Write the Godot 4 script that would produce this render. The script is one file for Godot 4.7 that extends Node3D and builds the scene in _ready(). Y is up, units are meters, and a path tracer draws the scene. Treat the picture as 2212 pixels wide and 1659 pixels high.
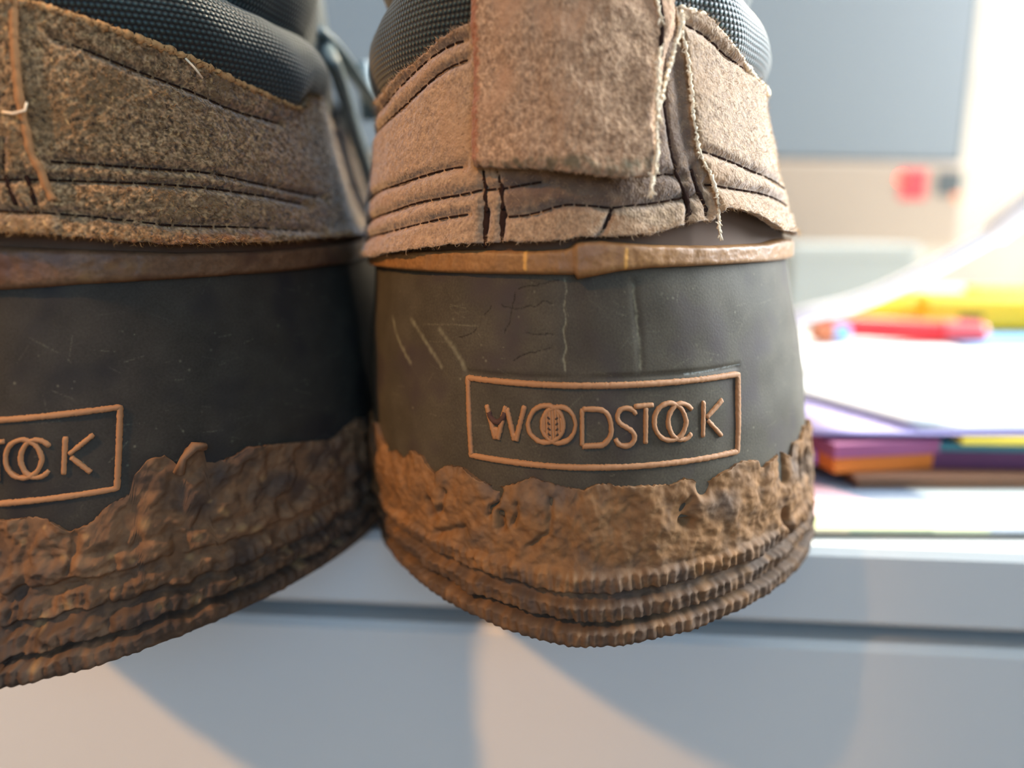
extends Node3D
# A pair of worn boots standing on the edge of a white desk, heels overhanging, seen from about 10 cm.
# Lengths of the boots are in millimetres on a last: s runs round the heel, h is the height above the sole.

const MM := 0.001
const DESK := 0.75
const EX := 1.081
const S_END := 132.0
var used := {}


func _ready() -> void:
	# ---- camera -------------------------------------------------------------------------------------
	var eye := Camera3D.new()
	eye.name = "camera"
	add_child(eye)
	var lens := CameraAttributesPhysical.new()
	lens.frustum_focal_length = 24.0
	lens.frustum_near = 0.01
	lens.frustum_far = 50.0
	lens.frustum_focus_distance = 0.104
	lens.exposure_aperture = 7.4
	eye.attributes = lens
	eye.keep_aspect = Camera3D.KEEP_HEIGHT
	eye.fov = rad_to_deg(2.0 * atan(829.5 / 1660.0))
	eye.near = 0.01
	eye.position = Vector3(0, DESK + 0.0572, 0)
	eye.rotation = Vector3(deg_to_rad(-11.2), 0, 0)
	eye.current = true
	# ---- sky, exposure ------------------------------------------------------------------------------
	var around := WorldEnvironment.new()
	around.name = "environment"
	var env := Environment.new()
	env.background_mode = Environment.BG_SKY
	var sky := Sky.new()
	var air := ProceduralSkyMaterial.new()
	air.sky_top_color = Color(0.45, 0.6, 0.85)
	air.sky_horizon_color = Color(0.8, 0.87, 0.95)
	air.ground_bottom_color = Color(0.3, 0.3, 0.3)
	air.ground_horizon_color = Color(0.6, 0.62, 0.65)
	sky.sky_material = air
	env.sky = sky
	env.background_energy_multiplier = 1.0
	env.tonemap_mode = Environment.TONE_MAPPER_LINEAR
	env.tonemap_exposure = 1.08
	env.sdfgi_enabled = true
	env.ssao_enabled = true
	env.ssil_enabled = true
	around.environment = env
	add_child(around)
	# ---- lights: window daylight, an added front fill, a warm lamp to the left, an added back light ---------------------
	area("window_daylight", Vector3(1.47, 1.55, -0.46), Vector3(-1, -0.2, 0.1), Vector2(0.85, 1.2), Color(0.93, 0.97, 1.0), 12.0)
	area("front_fill", Vector3(0.5, 1.55, 1.9), Vector3(-0.1, -0.25, -1), Vector2(1.6, 1.2), Color(0.57, 0.80, 1.0), 2.1)  # added fill from behind the camera, brightens the faces turned to it
	spot("table_lamp", Vector3(-0.503, DESK + 0.611, 0.347), Vector3(-0.104, DESK + 0.017, -0.199), 11.0, 0.4, 0.024, Color(1.0, 0.745, 0.45), 0.76)
	area("back_fill", Vector3(0.36, DESK + 0.62, -0.76), Vector3(-0.4, -0.56, 0.6), Vector2(0.3, 0.2), Color(1.0, 0.94, 0.82), 1.9)  # added light without a fitting, rims the boots and brightens the paper
	# ---- structure, furniture, boots, small things -------------------------------------------------------
	room()
	desk()
	materials()
	boot(true)
	boot(false)
	things()


func area(called: String, at: Vector3, towards: Vector3, size: Vector2, tint: Color, energy: float) -> void:
	var l := AreaLight3D.new()
	l.name = called
	l.area_size = size
	l.light_color = tint
	l.light_energy = energy
	l.area_range = 8.0
	l.shadow_enabled = true
	add_child(l)
	l.look_at_from_position(at, at + towards, Vector3.UP if absf(towards.normalized().y) < 0.95 else Vector3.FORWARD)


func spot(called: String, at: Vector3, aim: Vector3, angle: float, blend: float, size: float, tint: Color, energy: float) -> void:
	var l := SpotLight3D.new()
	l.name = called
	l.spot_angle = angle
	l.spot_angle_attenuation = blend
	l.light_size = size
	l.light_color = tint
	l.light_energy = energy
	l.spot_range = 5.0
	l.spot_attenuation = 2.0
	l.shadow_enabled = true
	add_child(l)
	l.look_at_from_position(at, aim, Vector3.UP)


# ---- naming ------------------------------------------------------------------------------------------
func numbered(called: String) -> String:
	used[called] = used.get(called, -1) + 1
	return called if used[called] == 0 else "%s_%03d" % [called, used[called]]


func thing(called: String, label: String, category: String, at := Vector3.ZERO, group := "") -> Node3D:
	var o := Node3D.new()
	o.name = numbered(called)
	add_child(o)
	o.position = at
	tag(o, label, category, group)
	return o


func tag(o: Node3D, label: String, category: String, group := "") -> void:
	o.set_meta("label", label)
	o.set_meta("category", category)
	if group:
		o.set_meta("group", group)


func obj(called: String, m: Mesh, mat: Material, parent: Node3D = null, at := Vector3.ZERO, turn := Vector3.ZERO) -> MeshInstance3D:
	var o := MeshInstance3D.new()
	o.mesh = m
	if mat:
		o.material_override = mat
	o.cast_shadow = GeometryInstance3D.SHADOW_CASTING_SETTING_ON
	if parent == null:
		o.name = numbered(called)
		add_child(o)
	else:
		o.name = called
		parent.add_child(o, true)
	o.position = at
	o.rotation = turn
	return o


func structure(called: String, m: Mesh, mat: Material, at := Vector3.ZERO, turn := Vector3.ZERO) -> MeshInstance3D:
	var o := obj(called, m, mat, null, at, turn)
	o.set_meta("kind", "structure")
	return o


func paint(c: Color, rough := 0.6, metal := 0.0) -> StandardMaterial3D:
	var m := StandardMaterial3D.new()
	m.albedo_color = c
	m.roughness = rough
	m.metallic = metal
	return m


# A box with chamfered edges, centred.
func block(size: Vector3, bevel := 0.001) -> ArrayMesh:
	var st := SurfaceTool.new()
	st.begin(Mesh.PRIMITIVE_TRIANGLES)
	st.set_smooth_group(-1)
	var half := size * 0.5
	var b := minf(bevel, minf(half.x, minf(half.y, half.z)) * 0.9)
	var vert := func(sign_of: Vector3, axis: int) -> Vector3:
		var v := Vector3(half.x - b, half.y - b, half.z - b)
		v[axis] = half[axis]
		return v * sign_of
	var polys := []
	for axis in 3:
		var u := (axis + 1) % 3
		var w := (axis + 2) % 3
		for d in [-1.0, 1.0]:
			var face := []
			for k in [[-1.0, -1.0], [1.0, -1.0], [1.0, 1.0], [-1.0, 1.0]]:
				var sg := Vector3.ZERO
				sg[axis] = d
				sg[u] = k[0]
				sg[w] = k[1]
				face.append(vert.call(sg, axis))
			polys.append(face)
		for a in [-1.0, 1.0]:
			for c in [-1.0, 1.0]:
				var edge := []
				for k in [[-1.0, u], [1.0, u], [1.0, w], [-1.0, w]]:
					var sg := Vector3.ZERO
					sg[axis] = k[0]
					sg[u] = a
					sg[w] = c
					edge.append(vert.call(sg, k[1]))
				polys.append(edge)
	for x in [-1.0, 1.0]:
		for y in [-1.0, 1.0]:
			for z in [-1.0, 1.0]:
				var sg := Vector3(x, y, z)
				polys.append([vert.call(sg, 0), vert.call(sg, 1), vert.call(sg, 2)])
	for p in polys:
		var mid := Vector3.ZERO
		for v: Vector3 in p:
			mid += v
		var n: Vector3 = (p[1] - p[0]).cross(p[2] - p[0])
		var order: Array = p if n.dot(mid) < 0.0 else [p[0]] + p.slice(1).duplicate()
		if n.dot(mid) >= 0.0:
			order = p.duplicate()
			order.reverse()
		for k in range(1, order.size() - 1):
			for v: Vector3 in [order[0], order[k], order[k + 1]]:
				st.set_uv(Vector2(v.x / size.x + 0.5, v.z / size.z + 0.5))
				st.add_vertex(v)
	st.generate_normals()
	return st.commit()


# A tube along points (metres) whose half width and half height may differ and change along the way.
func tube(points: Array, rx: float, ry: float, sides := 8, wobble = null, up := Vector3.UP, st: SurfaceTool = null) -> ArrayMesh:
	var own := st == null
	if own:
		st = SurfaceTool.new()
		st.begin(Mesh.PRIMITIVE_TRIANGLES)
	var rings := []
	var n := points.size()
	for i in n:
		var t: Vector3 = (points[mini(i + 1, n - 1)] - points[maxi(i - 1, 0)]).normalized()
		var side := t.cross(up).normalized() if absf(t.dot(up)) < 0.99 else t.cross(Vector3.RIGHT).normalized()
		var top := side.cross(t).normalized()
		var k := 1.0
		if wobble != null:
			k = wobble.call(i, n)
		var ring := []
		for j in sides:
			var a := TAU * j / sides
			ring.append(points[i] + (side * cos(a) * rx + top * sin(a) * ry) * k)
		rings.append(ring)
	for i in n - 1:
		for j in sides:
			var j2 := (j + 1) % sides
			for v: Vector3 in [rings[i][j], rings[i][j2], rings[i + 1][j2], rings[i][j], rings[i + 1][j2], rings[i + 1][j]]:
				st.add_vertex(v)
	for j in range(1, sides - 1):
		for v: Vector3 in [rings[0][0], rings[0][j + 1], rings[0][j], rings[n - 1][0], rings[n - 1][j], rings[n - 1][j + 1]]:
			st.add_vertex(v)
	if own:
		st.generate_normals()
		return st.commit()
	return null


func smooth_path(points: Array, times := 2) -> Array:
	var p := points
	for k in times:
		var q := [p[0]]
		for i in p.size() - 1:
			q.append(p[i].lerp(p[i + 1], 0.25))
			q.append(p[i].lerp(p[i + 1], 0.75))
		q.append(p[-1])
		p = q
	return p


func resampled(points: Array, step: float) -> Array:
	var out := [points[0]]
	var need := step
	for i in points.size() - 1:
		var a: Vector2 = points[i]
		var b: Vector2 = points[i + 1]
		var l := a.distance_to(b)
		var at := need
		while at <= l:
			out.append(a.lerp(b, at / l))
			at += step
		need = at - l
	if out[-1].distance_to(points[-1]) > step * 0.3:
		out.append(points[-1])
	return out


func noise(seed_of: int, freq: float, octaves := 3) -> FastNoiseLite:
	var n := FastNoiseLite.new()
	n.noise_type = FastNoiseLite.TYPE_SIMPLEX_SMOOTH
	n.seed = seed_of
	n.frequency = freq
	n.fractal_type = FastNoiseLite.FRACTAL_FBM if octaves > 1 else FastNoiseLite.FRACTAL_NONE
	n.fractal_octaves = octaves
	return n


static func along(pts: Array, s: float) -> float:
	if s <= pts[0].x:
		return pts[0].y
	for i in pts.size() - 1:
		if s <= pts[i + 1].x:
			return lerpf(pts[i].y, pts[i + 1].y, (s - pts[i].x) / maxf(pts[i + 1].x - pts[i].x, 0.001))
	return pts[-1].y


# the same the other way round: s as a function of h, for marks that run down the heel
static func across(pts: Array, h: float) -> float:
	var n := pts.size()
	if h >= pts[0].y:
		return pts[0].x
	for i in n - 1:
		if h >= pts[i + 1].y:
			return lerpf(pts[i].x, pts[i + 1].x, (h - pts[i].y) / minf(pts[i + 1].y - pts[i].y, -0.001))
	return pts[n - 1].x


# ---- the last: the shape both boots are built round ----------------------------------------------------------
class Last:
	var lean := 0.065
	var tab_a := PackedFloat32Array()
	var tab_b := PackedFloat32Array()
	var tab_f := PackedFloat32Array()

	func _init() -> void:
		tab_a = table([Vector2(-10, 40), Vector2(0, 40), Vector2(5, 40.5), Vector2(10, 40.8), Vector2(20, 40.3), Vector2(28, 40), Vector2(37, 39), Vector2(45.6, 37.5), Vector2(50, 36.9), Vector2(53, 36.9), Vector2(60.7, 35.3), Vector2(71, 32.9), Vector2(80, 31.4), Vector2(90, 29.8), Vector2(110, 29.5), Vector2(150, 34)])
		tab_b = table([Vector2(-10, 49.4), Vector2(0, 49.4), Vector2(10, 49.5), Vector2(20, 49.5), Vector2(28, 49.2), Vector2(37, 48.6), Vector2(49, 48), Vector2(60, 48), Vector2(71, 47.3), Vector2(80, 46.3), Vector2(90, 45), Vector2(110, 46), Vector2(150, 50)])
		tab_f = table([Vector2(-10, 180), Vector2(10, 186), Vector2(25, 186), Vector2(38, 178), Vector2(48, 158), Vector2(58, 138), Vector2(70, 112), Vector2(85, 82), Vector2(100, 66), Vector2(120, 60), Vector2(150, 62)])

	func table(pts: Array) -> PackedFloat32Array:
		var raw := PackedFloat32Array()
		for i in 700:
			var h := -10.0 + i * 0.25
			var v: float = pts[-1].y
			for k in pts.size() - 1:
				if h <= pts[k + 1].x:
					v = lerpf(pts[k].y, pts[k + 1].y, (h - pts[k].x) / (pts[k + 1].x - pts[k].x))
					break
			raw.append(v)
		var out := raw.duplicate()
		for times in 3:
			var src := out.duplicate()
			for i in range(3, 697):
				out[i] = (src[i - 3] + src[i - 2] + src[i - 1] + src[i] + src[i + 1] + src[i + 2] + src[i + 3]) / 7.0
		return out

	func read(tab: PackedFloat32Array, h: float) -> float:
		var x := clampf((h + 10.0) * 4.0, 0.0, 698.0)
		var i := int(x)
		return lerpf(tab[i], tab[i + 1], x - i)

	# in millimetres
	func at(s: float, h: float, off: float) -> Vector3:
		var a := read(tab_a, h) + off
		var t := absf(s) / 42.0
		var x: float
		var z: float
		if t <= PI / 2:
			# the outline of the sole is more pointed than that of the upper
			var ex := EX + 0.17 * smoothstep(17.0, 1.0, h)
			var across_share := pow(sin(t), EX)
			x = a * across_share
			z = (read(tab_b, h) + off) * pow(maxf(1.0 - pow(across_share, 2.0 / ex), 0.0), ex / 2.0)
		else:
			var v := sin(minf((t - PI / 2) / (PI / 2), 1.0) * PI / 2)
			var low := smoothstep(66.0, 40.0, h)
			var wide := 1.0 - 0.05 * exp(-pow((v - 0.28) / 0.15, 2.0)) + 0.12 * low * exp(-pow((v - 0.6) / 0.2, 2.0)) - 0.28 * v * (1.0 - low)
			if v > 0.6:
				wide *= sqrt(maxf(1.0 - pow((v - 0.6) / 0.4, 2.0), 0.0))
			x = a * wide
			z = -(read(tab_f, h) + off) * v
		return Vector3((x if s >= 0.0 else -x) - lean * h, h, z)

	func normal(s: float, h: float, off := 0.0) -> Vector3:
		var p := at(s, h, off)
		return (at(s + 0.2, h, off) - p).cross(at(s, h + 0.2, off) - p).normalized()


# A map of small heights (mm) over the back of the heel, into which lines are pressed or raised.
class Relief:
	var h0: float
	var w := 934
	var tall: int
	var res := 0.15
	var d := PackedFloat32Array()

	func _init(from: float, to: float) -> void:
		h0 = from
		tall = int((to - from) / res) + 2
		d.resize(w * tall)

	func stroke(pts: Array, width: float, depth: float) -> void:
		for k in pts.size() - 1:
			var a := Vector2((pts[k].x + 70.0) / res, (pts[k].y - h0) / res)
			var b := Vector2((pts[k + 1].x + 70.0) / res, (pts[k + 1].y - h0) / res)
			var r := width / res
			var reach := r * 2.2
			var ab := b - a
			var l2 := maxf(ab.length_squared(), 0.0001)
			for y in range(maxi(0, int(minf(a.y, b.y) - reach)), mini(tall, int(maxf(a.y, b.y) + reach) + 1)):
				for x in range(maxi(0, int(minf(a.x, b.x) - reach)), mini(w, int(maxf(a.x, b.x) + reach) + 1)):
					var q := Vector2(x, y)
					var f := clampf((q - a).dot(ab) / l2, 0.0, 1.0)
					var dist := q.distance_to(a + ab * f) / r
					var v := depth * exp(-dist * dist)
					var i := y * w + x
					d[i] = minf(d[i], v) if depth < 0.0 else maxf(d[i], v)

	func read(s: float, h: float) -> float:
		var x := (s + 70.0) / res
		var y := (h - h0) / res
		if x < 0.0 or y < 0.0 or x >= w - 1 or y >= tall - 1:
			return 0.0
		var i := int(y) * w + int(x)
		var fx := x - int(x)
		var fy := y - int(y)
		return lerpf(lerpf(d[i], d[i + 1], fx), lerpf(d[i + w], d[i + w + 1], fx), fy)


# The colour of a surface over the back of the heel: noise in two scales, with worn lines drawn in.
class HideColour:
	var h0: float
	var w := 934
	var tall: int
	var res := 0.15
	var px := PackedByteArray()

	func _init(from: float, to: float, dark: Color, light: Color, tint: Color, coarse: FastNoiseLite, fine: FastNoiseLite, blotch: FastNoiseLite, contrast: float) -> void:
		h0 = from
		tall = int((to - from) / res) + 2
		var c := coarse.get_image(w, tall, false, false, true).get_data()
		var f := fine.get_image(w, tall, false, false, true).get_data()
		var g := blotch.get_image(w, tall, false, false, true).get_data()
		px.resize(w * tall * 3)
		for i in w * tall:
			var k := clampf((c[i] * 0.45 + f[i] * 0.55 - 127.0) / 255.0 * contrast + 0.5, 0.0, 1.0)
			var m := clampf((g[i] - 140.0) / 90.0, 0.0, 1.0)
			px[i * 3] = int(255.0 * lerpf(lerpf(dark.r, light.r, k), tint.r, m))
			px[i * 3 + 1] = int(255.0 * lerpf(lerpf(dark.g, light.g, k), tint.g, m))
			px[i * 3 + 2] = int(255.0 * lerpf(lerpf(dark.b, light.b, k), tint.b, m))

	func line(pts: Array, width: float, c: Color, strength: float, rng: RandomNumberGenerator, broken := 0.0) -> void:
		for k in pts.size() - 1:
			var n := int(pts[k].distance_to(pts[k + 1]) / 0.08) + 1
			for j in n:
				if rng.randf() < broken:
					continue
				var p: Vector2 = pts[k].lerp(pts[k + 1], float(j) / n) + Vector2(rng.randf() - 0.5, rng.randf() - 0.5) * width * 0.6
				dab(p, width * rng.randf_range(0.5, 1.0), c, strength * rng.randf_range(0.4, 1.0))

	func dab(p: Vector2, r: float, c: Color, strength: float) -> void:
		var x0 := (p.x + 70.0) / res
		var y0 := (p.y - h0) / res
		var rr := maxf(r / res, 0.7)
		for y in range(maxi(0, int(y0 - rr)), mini(tall, int(y0 + rr) + 2)):
			for x in range(maxi(0, int(x0 - rr)), mini(w, int(x0 + rr) + 2)):
				var q := clampf(1.3 - Vector2(x - x0, y - y0).length() / rr, 0.0, 1.0) * strength
				if q > 0.0:
					var i := ((tall - 1 - y) * w + x) * 3
					px[i] = int(lerpf(px[i], c.r * 255.0, q))
					px[i + 1] = int(lerpf(px[i + 1], c.g * 255.0, q))
					px[i + 2] = int(lerpf(px[i + 2], c.b * 255.0, q))

	# dried dirt, thicker towards the ground
	func soil(from: float, full: float, c: Color, strength: float, patchy: FastNoiseLite) -> void:
		var m := patchy.get_image(w, tall, false, false, true).get_data()
		for y in tall:
			var h := h0 + (tall - 1 - y) * res
			for x in w:
				var i := y * w + x
				var q := clampf(smoothstep(from, full, h) + (m[i] - 150.0) / 160.0, 0.0, 1.0) * strength
				px[i * 3] = int(lerpf(px[i * 3], c.r * 255.0, q))
				px[i * 3 + 1] = int(lerpf(px[i * 3 + 1], c.g * 255.0, q))
				px[i * 3 + 2] = int(lerpf(px[i * 3 + 2], c.b * 255.0, q))

	func picture() -> ImageTexture:
		return ImageTexture.create_from_image(Image.create_from_data(w, tall, false, Image.FORMAT_RGB8, px))


# how far round: fine over the back, coarse towards the toe
func columns(step: float, dense := 68.0) -> PackedFloat32Array:
	var out := PackedFloat32Array()
	var front := []
	var s := dense
	while s < S_END - 2.0:
		s += 2.2
		front.append(minf(s, S_END))
	front[-1] = S_END
	for k in range(front.size() - 1, -1, -1):
		out.append(-front[k])
	var n := int(2.0 * dense / step)
	for i in n + 1:
		out.append(-dense + 2.0 * dense * i / n)
	for f in front:
		out.append(f)
	return out


# A skin over the last: shape(s, t) gives s, h and how far the skin stands off, t runs from 0 at its lower edge to 1.
func sheet(last: Last, cols: PackedFloat32Array, rows: int, shape: Callable, h0: float, h1: float, into: ArrayMesh = null) -> ArrayMesh:
	var n := cols.size()
	var v := PackedVector3Array()
	var uv := PackedVector2Array()
	v.resize(n * (rows + 1))
	uv.resize(n * (rows + 1))
	for j in rows + 1:
		var t := float(j) / rows
		for i in n:
			var q: Vector3 = shape.call(cols[i], t)
			v[j * n + i] = last.at(q.x, q.y, q.z) * MM
			uv[j * n + i] = Vector2((q.x + 70.0) / 140.0, 1.0 - (q.y - h0) / (h1 - h0))
	var idx := PackedInt32Array()
	idx.resize((n - 1) * rows * 6)
	var at := 0
	for j in rows:
		for i in n - 1:
			var a := j * n + i
			idx[at] = a
			idx[at + 1] = a + n
			idx[at + 2] = a + n + 1
			idx[at + 3] = a
			idx[at + 4] = a + n + 1
			idx[at + 5] = a + 1
			at += 6
	var arrays := []
	arrays.resize(Mesh.ARRAY_MAX)
	arrays[Mesh.ARRAY_VERTEX] = v
	arrays[Mesh.ARRAY_TEX_UV] = uv
	arrays[Mesh.ARRAY_INDEX] = idx
	var raw := ArrayMesh.new()
	raw.add_surface_from_arrays(Mesh.PRIMITIVE_TRIANGLES, arrays)
	var st := SurfaceTool.new()
	st.create_from(raw, 0)
	st.generate_normals()
	return st.commit(into)


# A raised stroke lying on the last (lettering, the frame round it).
func ridge(last: Last, pts: Array, half: float, high: float, base: float, st: SurfaceTool, closed := false, rough := 0.04, seed_of := 1) -> void:
	var p := resampled(smooth_path(pts, 2) if pts.size() > 3 else pts, 0.22)
	if closed and p[0].distance_to(p[-1]) < 0.15:
		p.remove_at(p.size() - 1)
	var nz := noise(seed_of, 1.1, 2)
	var n := p.size()
	var prof := [Vector2(-1.0, 0.0), Vector2(-0.9, 0.55), Vector2(-0.55, 0.92), Vector2(0, 1.0), Vector2(0.55, 0.92), Vector2(0.9, 0.55), Vector2(1.0, 0.0)]
	var rings := []
	for i in n:
		var a: Vector2 = p[(i - 1 + n) % n] if closed else p[maxi(i - 1, 0)]
		var b: Vector2 = p[(i + 1) % n] if closed else p[mini(i + 1, n - 1)]
		var t := (b - a).normalized()
		var side := Vector2(-t.y, t.x)
		var k := 1.0 + nz.get_noise_2d(p[i].x * 3.0, p[i].y * 3.0) * 0.25
		var low := 1.0
		if not closed and (i == 0 or i == n - 1):
			low = 0.25
			k *= 0.7
		var ring := []
		for q: Vector2 in prof:
			var at: Vector2 = p[i] + side * q.x * half * k
			var o := base + high * q.y * low + (nz.get_noise_2d(at.x * 2.0 + 9.0, at.y * 2.0) * rough if q.y > 0.0 else -0.1)
			ring.append(last.at(at.x, at.y, o) * MM)
		rings.append(ring)
	var ends := n if closed else n - 1
	for i in ends:
		var j := (i + 1) % n
		for k in prof.size() - 1:
			for v: Vector3 in [rings[i][k], rings[i][k + 1], rings[j][k + 1], rings[i][k], rings[j][k + 1], rings[j][k]]:
				st.add_vertex(v)


# ---- materials of the boots ------------------------------------------------------------------------------------
var mats := {}


func materials() -> void:
	mats.thread = paint(Color(0.19, 0.135, 0.115), 1.0)
	mats.thread.metallic_specular = 0.1
	mats.cream = paint(Color(0.92, 0.84, 0.72), 1.0)
	mats.raw_edge = paint(Color(0.58, 0.42, 0.27), 1.0)
	mats.top_edge = paint(Color(0.74, 0.56, 0.36), 1.0)
	mats.gum_curl = paint(Color(0.46, 0.34, 0.24), 0.8)
	var nylon := StandardMaterial3D.new()
	var size := 96
	var weave := Image.create(size, size, false, Image.FORMAT_RGB8)
	var bump := Image.create(size, size, false, Image.FORMAT_RGB8)
	for y in size:
		for x in size:
			var u := x * 4.0 / size
			var v := y * 4.0 / size
			var odd := int(floor(v)) % 2
			var cx := fposmod(u + odd * 0.5, 1.0) - 0.5
			var cy := fposmod(v, 1.0) - 0.5
			var r := sqrt(cx * cx * 4.0 + cy * cy * 5.5)
			var k := clampf(1.15 - r, 0.0, 1.0)
			weave.set_pixel(x, y, Color(0.075, 0.09, 0.088).lerp(Color(0.26, 0.37, 0.365), pow(k, 1.2)))
			bump.set_pixel(x, y, Color(k, k, k))
	nylon.albedo_texture = ImageTexture.create_from_image(weave)
	nylon.heightmap_enabled = true
	nylon.heightmap_texture = ImageTexture.create_from_image(bump)
	nylon.heightmap_scale = 0.018
	nylon.roughness = 0.45
	nylon.metallic_specular = 0.35
	nylon.rim_tint = 0.8
	nylon.rim_enabled = true
	nylon.rim = 0.6
	nylon.uv1_scale = Vector3(42, 30, 1)
	mats.nylon = nylon
	mats.lining = paint(Color(0.1, 0.11, 0.12), 0.9)
	mats.webbing = paint(Color(0.48, 0.55, 0.58), 0.45)
	mats.letter = paint(Color(0.59, 0.415, 0.265), 0.7)
	mats.wheat_cut = paint(Color(0.22, 0.16, 0.12), 0.8)
	mats.worn = paint(Color(0.27, 0.17, 0.13), 0.85)


func skin_material(skin: HideColour, rough: float, grain: FastNoiseLite, grain_mm: float, sheen: float) -> StandardMaterial3D:
	var m := StandardMaterial3D.new()
	m.albedo_texture = skin.picture()
	m.texture_repeat = false
	m.roughness = rough
	m.metallic_specular = 0.4
	m.heightmap_enabled = true
	m.heightmap_texture = ImageTexture.create_from_image(grain.get_image(skin.w, skin.tall, false, false, true))
	m.heightmap_scale = grain_mm * 0.1
	if sheen > 0.0:
		m.rim_enabled = true
		m.rim = sheen
		m.rim_tint = 0.5
	return m


# ---- a boot -------------------------------------------------------------------------------------------------
func boot(right: bool) -> void:
	var marks: Dictionary = right_marks if right else left_marks
	var last := Last.new()
	var roll := 0.0 if right else 0.046
	if not right:
		last.lean = -last.lean
		# the heel of this one has spread more
		for i in 90:
			last.tab_b[i] += 2.6 * smoothstep(90.0, 40.0, i)
	var o := thing("boot", "right-hand brown and black boot, its suede heel strip torn loose with frayed cream threads" if right
		else "boot at the left edge with its shade put into darker colours, suede shaggy and its heel strip still sewn down", "boot", Vector3(15.5, 2.6, -145.8) * MM + Vector3(0, DESK, 0) if right else Vector3(-68.05, 0.02, -143.13) * MM + Vector3(0, DESK, 0), "pair of worn boots on the desk edge")
	o.basis = Basis(Vector3.UP, -0.12 if right else 0.029) * Basis(Vector3.BACK, roll)
	var rng := RandomNumberGenerator.new()
	rng.seed = 11 if right else 12
	sole(o, last, marks, right, roll, rng)
	shell(o, last, marks, right, rng)
	lettering(o, last, right)
	piping(o, last, marks, right)
	suede(o, last, marks, right, rng)
	collar(o, last, marks, right)


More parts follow.
